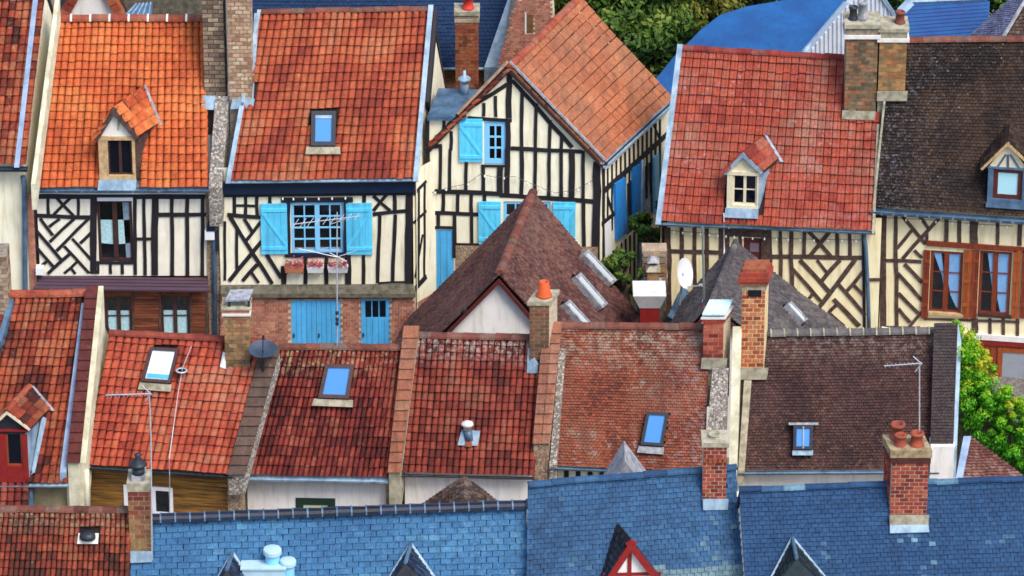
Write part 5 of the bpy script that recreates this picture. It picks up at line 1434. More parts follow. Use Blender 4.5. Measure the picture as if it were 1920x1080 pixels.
MB().hexa([A_ + V((-.03, -.05, .22)), A_ + V((w_ + .03, -.05, .22)), A_ + V((w_ + .24, .6, .3)), A_ + V((.18, .6, .3))], [A_ + V((-.03, -.05, .27)), A_ + V((w_ + .03, -.05, .27)), A_ + V((w_ + .24, .6, .35)), A_ + V((.18, .6, .35))]).build('cap_slab', CURT_CY, ch)
for i, xx in enumerate((.02, w_ - .1)): MB().box(A_ + V((xx, .05, .14)), V((.1, 0, 0)), V((0, .4, 0)), V((0, 0, .1))).build('cap_block', B_RED, ch)
q = hE.patch; loop = [q.at(1314, 692, .12), q.at(1362, 694, .12), q.at(1364, 672, .3), q.at(1316, 672, .3)]
MB().hexa([p - q.n * .2 for p in loop], loop).build('flashing', CEMENT, ch)
hE.parapet(1324, 1362, 1336, 1366, 826, 690, .30, 1.0, RUBBLE, None, 'party_wall')
hE.parapet(1366, 1381, 1374, 1391, 905, 612, .40, 1.6, PL_GREEN, None, 'party_wall')

# ---- F
hF = House('terraced_house', 'terraced house with brown plain tiles, tiny window in the slope and white wall', (1381, 882), (1760, 880), (1396, 626), (1766, 620), -12.5, 60, wallmat=PL_WHITE, amp=.09)
tile_slope(hF.roof, hF.patch, 52, 47, 'plain', T_F, skip=[(1488, 799, 1523, 842), (1394, 500, 1432, 694)], parts=0, patchy=.35, var=.34)
ridge_tiles(hF.roof, hF.RL, hF.RR, 15, RIDGE_GR, .14, mortar=CEMENT)
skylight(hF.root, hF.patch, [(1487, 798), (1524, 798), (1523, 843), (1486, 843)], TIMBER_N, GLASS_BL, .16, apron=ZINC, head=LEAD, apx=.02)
q = hF.patch
loop = [q.at(1503.5, 841, .2), q.at(1506.5, 841, .2), q.at(1507, 800, .2), q.at(1504, 800, .2)]
MB().hexa([p - q.n * .06 for p in loop], loop).build('mullion', ZINC, hF.root)
hF.gutter(ZINC_D, .07)
hF.front(PL_WHITE)
hF.parapet(1746, 1786, 1752, 1794, 838, 606, .30, 1.2, PL_WHITE, None, 'parapet')
# tiled top of the right parapet
n = hF.patch.n; o_ = hF.patch.el + n * .33
pp = Patch(PP(1744, 838, o_, n), PP(1787, 838, o_, n), PP(1796, 606, o_, n), PP(1751, 606, o_, n), .01)
tile_slope(hF.roof, pp, 7, 40, 'plain', RIDGE_GR if False else tilemat('lichened_dark_tile', [(76, 66, 68), (86, 74, 74), (94, 80, 78)], damt=.3, lamt=.1, lich=(214, 150, 40), lscale=3.2, lpos=.6), parts=0, field='parapet_tiles')
hF.fac.pxrect(MB(), 1742, 838, 1786, 1010, -.2, .35).build('pilaster', PL_WHITE, hF.root)
loop = [q.at(1786, 838, .2), q.at(1793, 836, .2), q.at(1801, 640, .2), q.at(1794, 606, .25)]
MB().hexa([p - V((0, 0, 1.2)) for p in loop], loop).build('flashing_strip', ZINC, hF.root)
YF = hF.patch.at(1412, 704).y
ch = chimney(hF.root, 1387, 1432, 545, 704, YF, .55, B_ORANGE, plain('yellow_mortar', (232, 206, 156), .95, .15, 9), sides='R', course=.125, skew=.2, blen=.22, gap=.032)
slab(ch, 0, .16, .0, CEMENT, 'cap'); slab(ch, .16, .12, .05, B_BURNT, 'brick_course'); slab(ch, .28, .12, .09, B_RED, 'brick_course'); slab(ch, .40, .12, .05, B_RED, 'brick_course'); slab(ch, .52, .10, .0, B_BURNT, 'brick_course')
A_ = V(ch['A']); MB().box(A_ + V((.17, -.03, -.16)), V((.34, 0, 0)), V((0, .06, 0)), V((0, 0, .18))).build('flue_opening', INNER, ch)
loop = [q.at(1385, 712, .1), q.at(1437, 712, .1), q.at(1440, 690, .25), q.at(1388, 690, .25)]
MB().hexa([p - q.n * .2 for p in loop], loop).build('flashing', CEMENT, ch)
hF.parapet(1384, 1396, 1396, 1410, 882, 700, .1, .4, CEMENT, None, 'verge_mortar')

# ---- hipped roof in the lane in front of D, brown roof at far right
rM, roofM, pM, pMl, fM, wM = ridge_house('outhouse', 'small brown slate roof rising to a point in front of a white wall', (868, 985), (871, 893), (962, 962), (766, 962), -15.0, PL_WHITE, T_M, 24, 16, ridgem=None, amp=.02)
# brown sloping roof right
A0 = PY(1816, 822, -16.0); B0 = PY(1792, 930, -17.6); C0 = PZ(1960, 925, B0.z); D0 = PZ(1824, 822, A0.z)
rN = thing('lean_to', 'pinkish-brown tiled lean-to roof below the green creeper', 'outhouse', V((B0.x + 1, B0.y + 1, 0)))
pN = Patch(B0, C0, D0, A0, .02)
mb = MB(); mb.hexa([v + V((0, 0, -.15)) for v in (B0, C0, D0, A0)], [v + V((0, 0, -.07)) for v in (B0, C0, D0, A0)]); rfN = mb.build('roof', UNDER, rN)
tile_slope(rfN, pN, 20, 20, 'plain', T_N, parts=0, patchy=.6)
loop = [pN.at(1786, 930, .1), pN.at(1798, 930, .1), pN.at(1820, 822, .1), pN.at(1806, 822, .1)]
MB().hexa([p - V((0, 0, .3)) for p in loop], loop).build('flashing_strip', ZINC_L, rN)
MB().hexa([V((B0.x, B0.y + .1, 0)), V((C0.x, C0.y + .1, 0)), V((D0.x, D0.y, 0)), V((A0.x, A0.y, 0))], [B0 + V((0, .1, -.15)), C0 + V((0, .1, -.15)), D0 + V((0, 0, -.15)), A0 + V((0, 0, -.15))]).build('wall', PL_WHITE, rN)

# ================================================================== BOTTOM ROW
def valley_dormer(h, ra, eL, eR, skew, panel, tmat, red=False, k0=.35):
    """dormer seen from above: rear tip of its ridge and its two eave corners lie on the main slope (pixels); the front faces the street"""
    q = h.patch; R0 = q.at(*ra, .05); L0 = q.at(*eL, .05); E0 = q.at(*eR, .05)
    E0.z = L0.z
    fwd = (-h.nin + V((skew, 0, 0))).normalized()
    kr = (R0 - L0).dot(h.nin) / fwd.dot(-h.nin) + k0
    RF = R0 + fwd * kr; LF = L0 + fwd * k0; EF = E0 + fwd * k0
    g0 = h.patch.at(eL[0], eL[1] + 60).z
    dm = MB().add([LF, EF, RF, V((LF.x, LF.y, g0)), V((EF.x, EF.y, g0)), L0, E0], [(0, 1, 2), (3, 4, 1, 0), (3, 0, 5), (4, 6, 1)]).build('dormer', panel, h.root)
    for p in (Patch(L0, LF, RF, R0, 0.0), Patch(EF, E0, R0, RF, 0.0)):
        c = [p.el, p.er, p.rr, p.rl]
        MB().hexa([v - V((0, 0, .08)) for v in c], [v - V((0, 0, .02)) for v in c]).build('dormer_roof', UNDER, dm)
        tile_slope(dm, p, 7, 8, 'slate', tmat, parts=60, jit=.003, name='slate')
    n = q.n
    for a in (L0, E0):
        d = (a - R0).normalized(); sd = d.cross(n) * .045
        MB().hexa([R0 - sd - n * .05, a - sd - n * .05, a + sd - n * .05, R0 + sd - n * .05], [R0 - sd + n * .06, a - sd + n * .06, a + sd + n * .06, R0 + sd + n * .06]).build('valley_flashing', ZINC, dm)
    MB().tube([R0 + V((0, 0, .02)), RF + V((0, 0, .02))], .05, 6).build('ridge_roll', ZINC_D, dm)
    if red: MB().add([LF + fwd * .02, EF + fwd * .02, RF + fwd * .02], [(0, 1, 2)]).build('gable_panel', PAINT_RED, dm)
    return dm

hG = House('terraced_house', 'house at bottom left with fine-grained red pantiles and black roof vent', (-60, 1285), (236, 1290), (-20, 954), (246, 957), -25.3, 58, wallmat=PL_WHITE, amp=.05)
tile_slope(hG.roof, hG.patch, 28, 21, 'pan', T_G, skip=[(146, 992, 186, 1022)], patchy=.5, var=.3)
ridge_tiles(hG.roof, hG.RL, hG.RR, 10, RIDGE_MIX, .12, joint=False)
hG.front(PL_WHITE)
q = hG.patch
vt = thing('roof_vent', 'black hooded roof vent on white plate among red pantiles at lower left', 'vent', q.at(166, 1008))
loop = [q.at(145, 1020, .1), q.at(184, 1020, .1), q.at(186, 1000, .12), q.at(148, 1000, .12)]
MB().hexa([p - q.n * .08 for p in loop], loop).build('plate', CEM_WHITE, vt)
MB().lathe(q.at(165, 1008, .06), [(.2, 0), (.2, .06), (.17, .13), (.07, .16)], 14).build('hood', DKMETAL, vt, smooth=True)

hH = House('slate_house', 'long pale blue slate roof with black ridge tiles at bottom left of centre', (240, 1300), (990, 1270), (246, 978), (988, 950), -25.3, 58, under=UNDER_S, wallmat=PL_WHITE, amp=.03, cat='house')
dH1 = [(412, 1120), (437, 1058), (464, 1120)]; dH2 = [(736, 1120), (771, 1044), (808, 1120)]
tile_slope(hH.roof, hH.patch, 34, 28, 'slate', S_H, skip=[dH1, dH2, (250, 900, 278, 1030)], name='slate', field='slates', patchy=.22, var=.15, tintfn=lambda q, t, u, v: t + .06)
ridge_tiles(hH.roof, hH.RL + V((0, 0, .05)), hH.RR + V((0, 0, .05)), 27, RIDGE_BLK, .16, mortar=ZINC_D)
hH.front(PL_WHITE)
for apx, e1, e2, sk_ in (((436, 1038), (396, 1108), (480, 1108), -.2), ((770, 1021), (718, 1104), (826, 1104), -.2)):
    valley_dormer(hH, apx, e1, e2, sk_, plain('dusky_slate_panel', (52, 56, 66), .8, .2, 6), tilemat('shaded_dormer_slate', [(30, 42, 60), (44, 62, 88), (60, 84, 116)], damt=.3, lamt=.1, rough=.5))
q = hH.patch
for i, (x_, y_, r_, hh) in enumerate(((512, 1082, .17, .62), (541, 1092, .15, .46))):
    v_ = thing('mushroom_vent', ['taller of two pale mushroom vents on the pale blue slates', 'shorter of two pale mushroom vents on the pale blue slates'][i], 'vent', q.at(x_, y_), 'mushroom vents on slate roof')
    p_ = q.at(x_, y_, -.1)
    MB().lathe(p_, [(r_, 0), (r_, hh)], 18).build('pipe', BLUE_L, v_, smooth=False)
    MB().lathe(p_ + V((0, 0, hh)), [(r_ * 1.1, 0), (r_ * 1.3, .04), (r_ * 1.3, .13), (r_ * 1.2, .16), (r_ * .5, .18)], 20).build('cap', plain('pale_duck_egg_enamel%d' % i, (176, 206, 220), .5, .05), v_, smooth=False)
v_ = thing('duct_box', 'pale flat duct box beside the mushroom vents', 'duct', q.at(480, 1085))
p_ = q.at(455, 1090, 0); MB().box(p_ + V((0, -.1, .1)), V((1.0, 0, 0)), V((0, .5, 0)), V((0, 0, .28))).build('duct', MATS['pale_duck_egg_enamel0'], v_)
MB().box(p_ + V((-.04, -.14, .38)), V((1.08, 0, 0)), V((0, .58, 0)), V((0, 0, .04))).build('lid', MATS['pale_duck_egg_enamel0'], v_)
YG = q.at(264, 1040).y
ch = chimney(hH.root, 243, 284, 922, 1036, YG, .7, tilemat('banded_brick', [(186, 148, 88), (176, 124, 74), (164, 82, 56), (140, 56, 48)], damt=.25, dark=(120, 90, 66), lamt=.15), MORTAR, sides='R', course=.125, tint=lambda v: .1 + .8 * v)
slab(ch, 0, .22, .01, CEMENT, 'cap'); slab(ch, .22, .12, -.1, LEAD, 'cap')
pot(ch, .5, .4, .14, .35, DKMETAL, .34, prof=[(.15, 0), (.15, .14), (.11, .14), (.11, .22), (.22, .24), (.2, .27), (.06, .42), (.09, .5), (.03, .55)])
loop = [q.at(240, 1056, .08), q.at(285, 1054, .08), q.at(285, 1034, .2), q.at(242, 1034, .2)]
MB().hexa([p - q.n * .15 for p in loop], loop).build('flashing', ZINC, ch)

hI = House('slate_house', 'mottled blue slate roof with red triangular dormer, bottom centre right', (984, 1240), (1402, 1210), (990, 908), (1380, 876), -24.6, 58, under=UNDER_S, wallmat=PL_WHITE, amp=.04)
dI = [(1140, 1100), (1148, 1050), (1164, 1004), (1182, 1020), (1228, 1100)]
tile_slope(hI.roof, hI.patch, 31, 35, 'slate', S_I, skip=[dI, (1322, 800, 1358, 930)], name='slate', field='slates', patchy=.2, var=.16, tintfn=lambda q, t, u, v: (.92 if q[1] > 1063 - (q[0] - 1250) * .03 and q[0] > 1225 else t + (random.choice((0, .12, .3)) if 1318 < q[0] < 1375 and 955 < q[1] < 1035 else (.08 if u > .75 else 0))))
ridge_tiles(hI.roof, hI.RL, hI.RR, 9, ZINC_D if False else S_I, .11, joint=False)
hI.front(PL_WHITE)
gable_dormer(hI.root, hI.patch, hI.ex, (1182, 1009), (1128, 1090), (1243, 1088), (1184, 1084), (1157, 978), PAINT_RED, DKMETAL, PL_WHITE, tilemat('dark_dormer_slate', [(30, 38, 50), (44, 54, 68), (58, 70, 84)], damt=.2, lamt=.05, rough=.5), PAINT_RED, None, None, 6, 9, kind='slate', over=.08, bargew=.16, panel_bars=[(1181, 1015, 1180, 1100, .11), (1130, 1078, 1240, 1076, .1)], tname='slate')
q = hI.patch
# leaded gable peak on the far slope
A0 = PY(1170, 826, -20.2); B0 = PY(1122, 905, -20.2); C0 = PY(1222, 897, -20.2); dp = V((0, -1.0, 0))
MB().add([A0, B0, C0, A0 + dp, B0 + dp, C0 + dp], [(0, 1, 2), (3, 5, 4), (0, 3, 4, 1), (0, 2, 5, 3)]).build('rear_dormer', LEAD, hI.root)
for i, (x_, y_) in enumerate(((0, 0),)): pass
YI = q.at(1338, 942).y
ch = chimney(hI.root, 1316, 1362, 838, 938, YI, .6, B_RED, MORTAR, sides='', course=.105, blen=.22, gap=.026)
slab(ch, 0, .12, .03, CEMENT)
pot(ch, .5, .5, .14, .08, CEMENT, .12)
mbz = []
for i in range(5):
    A_ = V(ch['A']); MB().box(A_ + V((.02 + i * ch['wd'] / 5, -.035, -.42)), V((ch['wd'] / 5 - .03, 0, 0)), V((0, .03, 0)), V((0, 0, .12))).build('corbel_brick', B_BURNT, ch)
loop = [q.at(1318, 957, .06), q.at(1364, 956, .06), q.at(1364, 936, .16), q.at(1316, 936, .16)]
MB().hexa([p - q.n * .15 for p in loop], loop).build('flashing', ZINC, ch)
for i in range(13):
    p_ = hI.patch.at(1385 + i * 1.25, 930 + i * 15.5, .03)
    MB().box(p_ + V((-.05, -.04, 0)), V((.1, 0, 0)), V((0, .03, .0)), V((0, .07, .10))).build('ridge_clip', CEM_WHITE, hI.roof)

hJ = House('slate_house', 'deep blue slate roof at bottom right with red brick stack and three pots', (1408, 1250), (1990, 1232), (1386, 918), (1960, 895), -24.6, 58, under=UNDER_S, wallmat=PL_WHITE, amp=.04)
dJ = [(1450, 1110), (1487, 1034), (1545, 1110)]
tile_slope(hJ.roof, hJ.patch, 44, 39, 'slate', S_J, skip=[dJ, (1676, 800, 1732, 962)], name='slate', field='slates', patchy=.15, var=.14, tintfn=lambda q, t, u, v: t + (random.choice((0, .12, .34)) if 1675 < q[0] < 1765 and 975 < q[1] and abs(q[0] - 1700 - (q[1] - 975) * .4) < 35 else 0))
ridge_tiles(hJ.roof, hJ.RL, hJ.RR, 14, S_J, .10, joint=False)
hJ.front(PL_WHITE)
valley_dormer(hJ, (1485, 1010), (1436, 1104), (1560, 1104), 0.0, plain('dark_dormer_panel', (44, 60, 66), .8, .2, 6), tilemat('mossy_dormer_slate', [(30, 44, 52), (44, 60, 66), (60, 76, 80)], damt=.3, lamt=.25, lich=(120, 124, 120), rough=.6))
q = hJ.patch
YJ = q.at(1705, 972).y
ch = chimney(hJ.root, 1668, 1738, 868, 970, YJ, .7, B_RED, MORTAR, sides='L', course=.105, blen=.23, skew=-.18, gap=.026)
slab(ch, 0, .16, .03, tilemat('sooty_red_course', [(104, 56, 50), (120, 66, 58)], damt=.5, lamt=.4, lich=(190, 170, 90)), 'brick_course'); slab(ch, .16, .2, .05, plain('lichened_cement', (168, 150, 120), .95, .3, 5, col2=(120, 96, 60)), 'cap')
pot(ch, .28, .35, .13, .3, POT_RD, .34); pot(ch, .72, .35, .15, .36, POT_RD, .34); pot(ch, .3, .82, .16, .42, POT_RD, .34)
loop = [q.at(1668, 986, .06), q.at(1740, 985, .06), q.at(1740, 966, .2), q.at(1666, 966, .2)]
MB().hexa([p - q.n * .15 for p in loop], loop).build('flashing', CEMENT, ch)
loop = [q.at(1668, 1000, .05), q.at(1742, 998, .05), q.at(1740, 983, .07), q.at(1668, 985, .07)]
MB().hexa([p - q.n * .08 for p in loop], loop).build('flashing', ZINC, ch)

# ---- lichen, lime deposits and tone changes where the photograph shows them
zE = hE.zr
weather(T_E, 'Z', zE - 1.3, zE - .1, (186, 172, 148), .7, 5.0, .48)
weather(T_E, 'X', hE.patch.at(1225, 740).x, hE.patch.at(1315, 740).x, (172, 146, 142), .55, 7.0, .48)
weather(T_D, 'Z', hD.zr - .7, hD.zr - .15, (190, 172, 158), .8, 7.0, .46)
weather(T_C, 'Z', hC.zr - .8, hC.zr - .1, (190, 168, 120), .8, 6.0, .5)
weather(T_C, 'Z', hC.ze + 3, hC.ze - .5, (196, 160, 112), .45, 5.0, .58)
weather(T_F, 'Z', hF.zr - .9, hF.zr, (150, 136, 124), .7, 7.0, .48)
weather(T_F, 'Z', hF.ze + 2.4, hF.ze - .2, (170, 150, 124), .55, 12.0, .56)
weather(T_RED6, 'X', h6.patch.at(1440, 250).x, h6.patch.at(1525, 250).x, (206, 150, 142), .35, 2.2, .5, .2)
weather(T_RED6, 'X', h6.patch.at(1380, 250).x, h6.patch.at(1290, 250).x, (202, 146, 138), .35, 2.2, .5, .2)
weather(T_K, 'Z', pK.rl.z - 2.4, pK.rl.z - .2, (160, 130, 96), .5, 6.5, .54)
weather(T_BROWN7, 'X', h7.patch.at(1800, 250).x, h7.patch.at(1680, 250).x, (120, 116, 122), .6, 8.0, .52)
weather(S_I, 'X', hI.patch.at(1100, 980).x, hI.patch.at(1000, 980).x, (34, 50, 74), .7, 2.0, .46, .2)  # slates turn darker towards the left end
weather(S_J, 'Z', hJ.zr - 1.4, hJ.zr - 3.2, (96, 84, 66), .5, 4.0, .56)
weather(S_H, 'X', hH.patch.at(560, 1030).x, hH.patch.at(980, 1030).x, (128, 168, 196), .45, 5.0, .54)
weather(T_A, 'Z', hA.zr - 2.2, hA.zr, (190, 160, 140), .45, 6.0, .56)
weather(T_G, 'Z', hG.zr - .5, hG.zr, (168, 150, 118), .7, 8.0, .46)
weather(T_B, 'X', hB.patch.at(330, 760).x, hB.patch.at(440, 760).x, (206, 150, 128), .5, 2.6, .48, .2)

# ================================================================== BEHIND THE UPPER ROW
# ---- church-like navy slate roof
hS = House('slate_house', 'large navy slate roof behind the blue-shuttered house, with pale blue verge', (440, 124), (930, 124), (470, -190), (992, -190), 8.2, 55, wallmat=B_PINK, amp=.03)
tile_slope(hS.roof, hS.patch, 60, 44, 'slate', S_BG, parts=0, name='slate', field='slates', patchy=.3, var=.25)
hS.front(B_PINK)
hS.gutter(ZINC, .08)
hS.parapet(908, 940, 962, 990, 126, -30, .15, .5, ZINC, None, 'flashing_strip')
f = hS.fac
for i in range(5):
    for j in range(24):
        f.pxrect(MB(), 818 + j * 5.6 + (i % 2) * 2.6, 128 + i * 6, 822.6 + j * 5.6 + (i % 2) * 2.6, 133 + i * 6, -.03, .02, random.random()).build('brick', B_TAN, hS.wall)
ch = chimney(hS.root, 854, 898, 42, 172, 6.9, .6, B_BURNT, MORTAR_D, sides='', course=.11, zfoot=0, gap=.012)
slab(ch, 0, .1, .02, CEMENT, 'cap'); slab(ch, .1, .12, .0, B_GREY, 'brick_course'); slab(ch, .22, .12, .03, CEMENT, 'cap')
pot(ch, .55, .4, .15, .4, POT_RED, .34)
# ---- brick gable with slot window
Yg = 7.4
fg = Fac(PY(990, 60, Yg), V((1, .02, 0)))
rg = thing('brick_gable_house', 'pale brick gable with narrow slot window behind the terracotta roof', 'house', fg.w(0, 0, -2))
mb = MB(); fg.pxpoly(mb, [(925, 200), (1040, 200), (1040, 22), (1022, -12), (985, -40), (965, 20)], -2.5, 0); gwall = mb.build('wall', MORTAR, rg)
mbb = MB()
for r in range(34):
    for c in range(14):
        x = 930 + c * 8.2 + (r % 2) * 4; y = -20 + r * 4.4
        cx = x + 4
        left = 965 - (y - 0) * .27 if y > 0 else 975
        if cx < left + 2 or cx > 1036: continue
        if 984 < cx < 1002 and 24 < y < 62: continue
        fg.pxrect(mbb, x + .4, y + .3, x + 7.6, y + 4.0, -.01, .015, random.random())
mbb.build('bricks', B_PINK, gwall, kind='stuff')
fg.pxrect(MB(), 986, 26, 1000, 62, -.1, .012).build('window', plain('ochre_slot', (120, 84, 50), .8, .2), rg)
fg.pxrect(MB(), 984, 24, 987, 64, -.1, .03).build('window_jamb', CEM_WHITE, rg)
# ---- white gable far left, with red verges
Yw = 9.0
fw2 = Fac(PY(168, 20, Yw), V((1, 0, 0)))
rw = thing('white_gable_house', 'white gable with red tiled verges peeping over the brightest orange roof', 'house', fw2.w(0, 0, -2))
fw2.pxpoly(MB(), [(125, 140), (222, 140), (222, 32), (185, -40), (160, -40), (125, 32)], -3, 0).build('wall', PL_WHITE, rw)
for x0_, y0_, x1_, y1_ in ((170, -60, 112, 45), (176, -60, 232, 45)):
    vb = fw2.bar(MB(), x0_, y0_, x1_, y1_, .26, -3.0, .12).build('roof', UNDER, rw)
    for i in range(9):
        t0, t1 = i / 9, (i + .9) / 9
        fw2.bar(MB(), x0_ + (x1_ - x0_) * t0, y0_ + (y1_ - y0_) * t0, x0_ + (x1_ - x0_) * t1, y0_ + (y1_ - y0_) * t1, .3, -.2, .14 + .012 * (i % 2), random.random()).build('tile', T_RED2, vb)
# sheet metal lean-to and rough wall beside it
rs = thing('metal_shed', 'pale blue sheet-metal shed roof above the right end of the brightest orange roof', 'shed', PY(260, 120, 7.6))
A0, B0, C0, D0 = PY(228, 32, 7.0), PY(284, 30, 7.0), PY(286, 4, 7.9), PY(252, 8, 7.9)
MB().hexa([p - V((0, 0, .06)) for p in (A0, B0, C0, D0)], [A0, B0, C0, D0]).build('roof', ZINC_D, rs)
for i in range(5):
    t = (i + .5) / 5; a = A0 + (B0 - A0) * t; b = D0 + (C0 - D0) * t
    MB().tube([a + V((0, 0, .01)), b + V((0, 0, .01))], .02, 5).build('seam', ZINC, rs)
MB().hexa([V((A0.x, A0.y + .1, 0)), V((B0.x, B0.y + .1, 0)), V((C0.x, C0.y, 0)), V((D0.x, D0.y, 0))], [p + V((0, .05, -.07)) for p in (A0, B0, C0, D0)]).build('wall', MOSSY, rs)
gwl = Fac(PY(300, 20, 9.6), V((1, 0, 0))).pxrect(MB(), 205, -60, 420, 200, -.4, 0).build('garden_wall', MOSSY)
tag(gwl, 'rough mossy stone wall behind the brightest orange roof', 'wall')

# ---- blue metal hangar with white ribbed gable
Yh = 8.6
ph = [(1190, 215), (1215, 166), (1262, 108), (1316, 54), (1350, 28), (1400, 12), (1470, 0), (1590, -22), (1586, 12), (1500, 112), (1500, 215)]
rh = thing('metal_hangar', 'hangar with broad bright blue roof and white ribbed gable end', 'hangar', PY(1450, 330, Yh))
nh = V((-.12, -.45, .9)).normalized(); oh = PY(1500, 110, Yh)
top = [PP(x, y, oh, nh) for x, y in ph]
# gently arched sheet: split into strips between the outline and the verge
mb = MB(); mb.hexa([p - nh * .12 for p in top][::-1], top[::-1]); rfh = mb.build('roof', ROOF_BLUE, rh)
SEAM = plain('paler_blue_seam', (44, 122, 184), .7)
vdir = (PP(1586, 12, oh, nh) - PP(1500, 112, oh, nh))
for i in range(1, 24):
    # standing seams run parallel to the ridge
    p0 = PP(1500, 112, oh, nh) + vdir * (i / 24)
    k = 4.2 * (1 - .3 * (i / 24))
    x_, y_ = 1500 + 86 * i / 24, 112 - 100 * i / 24
    xl = 1500
    # leftmost point inside the outline along a line falling to the left
    tt = 0
    while tt < 400 and inside((x_ - tt, y_ + tt * .16), ph): tt += 4
    if tt < 20: continue
    MB().tube([PP(x_, y_, oh, nh) + nh * .005, PP(x_ - tt + 6, y_ + (tt - 6) * .16, oh, nh) + nh * .03], .05, 5).build('seam', SEAM, rfh)
MB().tube([PP(1498, 116, oh, nh) + nh * .05, PP(1588, 10, oh, nh) + nh * .05], .13, 8).build('verge_trim', ZINC, rh)
gd = V((.93, .36, 0)).normalized()
fh = Fac(PP(1500, 112, oh, nh) + V((.1, 0, 0)), V((1, .06, 0)))
gpts = [(1502, 200), (1502, 114), (1590, 8), (1640, -30), (1700, 62), (1700, 200)]
mb = MB(); fh.pxpoly(mb, gpts, -.3, 0); gwh = mb.build('wall', SHEET_W, rh)
for i in range(24):                      # ribs follow the slope of the roof as in the photo
    x = 1508 + i * 8
    yt = 114 - (x - 1502) * 1.2 if x < 1590 else (8 - (x - 1590) * .76 if x < 1640 else -30 + (x - 1640) * 1.53)
    fh.bar(MB(), x, yt + 3, x, 190, .055, -.01, .05).build('rib', SHEET_W, gwh)
fh.bar(MB(), 1640, -26, 1702, 66, .12, -.05, .1).build('verge_trim', ZINC, rh)
b_ = fh.w(0, 0)
MB().hexa([V((top[0].x, top[0].y + .5, 0)), V((b_.x, b_.y + .3, 0)), V((b_.x + 1.2, b_.y + 4, 0)), V((top[0].x + 1, top[0].y + 4, 0))], [V((top[0].x, top[0].y + .5, top[0].z - .4)), V((b_.x, b_.y + .3, top[0].z - .4)), V((b_.x + 1.2, b_.y + 4, top[0].z - .4)), V((top[0].x + 1, top[0].y + 4, top[0].z - .4))]).build('wall', SHEET_W, rh)

# ---- second blue roof and purple-brown roof at the upper right
rb = thing('metal_warehouse', 'blue corrugated warehouse roof beyond the dark brown mottled roof', 'warehouse', PY(1770, 250, 9))
n2 = V((.05, -.5, .86)).normalized(); o2 = PY(1770, 40, 9)
P4 = [(1680, 110), (1850, 110), (1856, 2), (1700, 8), (1685, 40)]
tp = [PP(x, y, o2, n2) for x, y in P4]
rf = MB().hexa([p - n2 * .1 for p in tp], tp).build('roof', ROOF_BLUE2, rb)
for i in range(14):
    x0_ = 1690; y0_ = 14 + i * 7
    MB().tube([PP(1688, y0_, o2, n2) + n2 * .01, PP(1852, y0_ - 12, o2, n2) + n2 * .01], .018, 5).build('corrugation', ROOF_BLUE2, rf)
MB().tube([PP(1688, 24, o2, n2), PP(1706, 6, o2, n2)], .16, 6).build('ridge_trim', ZINC, rb)
MB().tube([PP(1704, 4, o2, n2) + n2 * .05, PP(1850, -2, o2, n2) + n2 * .05], .09, 6).build('ridge_trim', ZINC, rb)
MB().hexa([V((p.x, p.y + .2, 0)) for p in tp], [p - V((0, -.2, .2)) for p in tp]).build('wall', SHEET_W, rb)
pts = [(1812, 48), (1828, 56), (1810, 66), (1818, 22)]
rp_ = thing('slate_house', 'purple-grey slate roof with brown hip at the top right corner', 'house', PY(1880, 250, 7.6))
n3 = V((-.35, -.5, .8)).normalized(); o3 = PY(1860, 60, 7.2)
P4 = [(1796, 110), (1866, 110), (1925, -10), (1912, -10)]
tp = [PP(x, y, o3, n3) for x, y in [(1770, 110), (1858, 110), (1935, -20), (1905, -12)]]
pt3 = Patch(tp[0], tp[1], tp[2], tp[3], .01)
rf = MB().hexa([p - n3 * .15 for p in tp], [p - n3 * .05 for p in tp]).build('roof', UNDER, rp_)
tile_slope(rf, pt3, 10, 30, 'slate', tilemat('lavender_slate', [(92, 100, 140), (110, 118, 158), (124, 132, 168)], damt=.3, lamt=.05), parts=0, name='slate', field='slates')
tp2 = [PP(x, y, o3, V((.3, -.55, .78)).normalized()) for x, y in [(1858, 110), (1990, 110), (1990, -20), (1932, -20)]]
pt4 = Patch(*tp2, .01)
MB().hexa([p - V((0, 0, .2)) for p in tp2], [p - V((0, 0, .08)) for p in tp2]).build('roof', UNDER, rp_)
tile_slope(rf, pt4, 14, 20, 'plain', T_M, parts=0, field='hip_tiles')
MB().tube([tp[1] + V((0, 0, .02)), tp[2] + V((0, 0, .02))], .06, 6).build('hip_ridge', LEAD, rp_)
MB().hexa([V((p.x, p.y + .4, 0)) for p in tp[:2]] + [V((tp[1].x, tp[1].y + 2, 0)), V((tp[0].x, tp[0].y + 2, 0))], [V((p.x, p.y + .4, tp[0].z - .3)) for p in tp[:2]] + [V((tp[1].x, tp[1].y + 2, tp[0].z - .3)), V((tp[0].x, tp[0].y + 2, tp[0].z - .3))]).build('wall', PL_WHITE, rp_)

# ================================================================== PLANTS
def leafmat(name, cols, tr=0.25):
    m, n, b = newmat(name)
    a = nd(n, 'ShaderNodeAttribute', attribute_name='tint')
    r = ramp(n, [L(c) for c in cols]); n.links.new(a.outputs['Fac'], r.inputs[0])
    n.links.new(r.outputs[0], b.inputs['Base Color'])
    b.inputs['Roughness'].default_value = 0.55
    b.inputs['Specular IOR Level'].default_value = 0.3
    t = nd(n, 'ShaderNodeBsdfTranslucent'); n.links.new(r.outputs[0], t.inputs[0])
    ms = nd(n, 'ShaderNodeMixShader'); ms.inputs[0].default_value = tr
    n.links.new(b.outputs[0], ms.inputs[1]); n.links.new(t.outputs[0], ms.inputs[2])
    n.links.new(ms.outputs[0], n.nodes['Material Output'].inputs[0])
    return m
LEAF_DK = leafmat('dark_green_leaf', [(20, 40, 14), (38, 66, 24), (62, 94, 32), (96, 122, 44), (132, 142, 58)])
LEAF_BR = leafmat('bright_green_leaf', [(16, 56, 8), (36, 100, 14), (66, 148, 22), (112, 188, 34), (186, 190, 46)], .35)
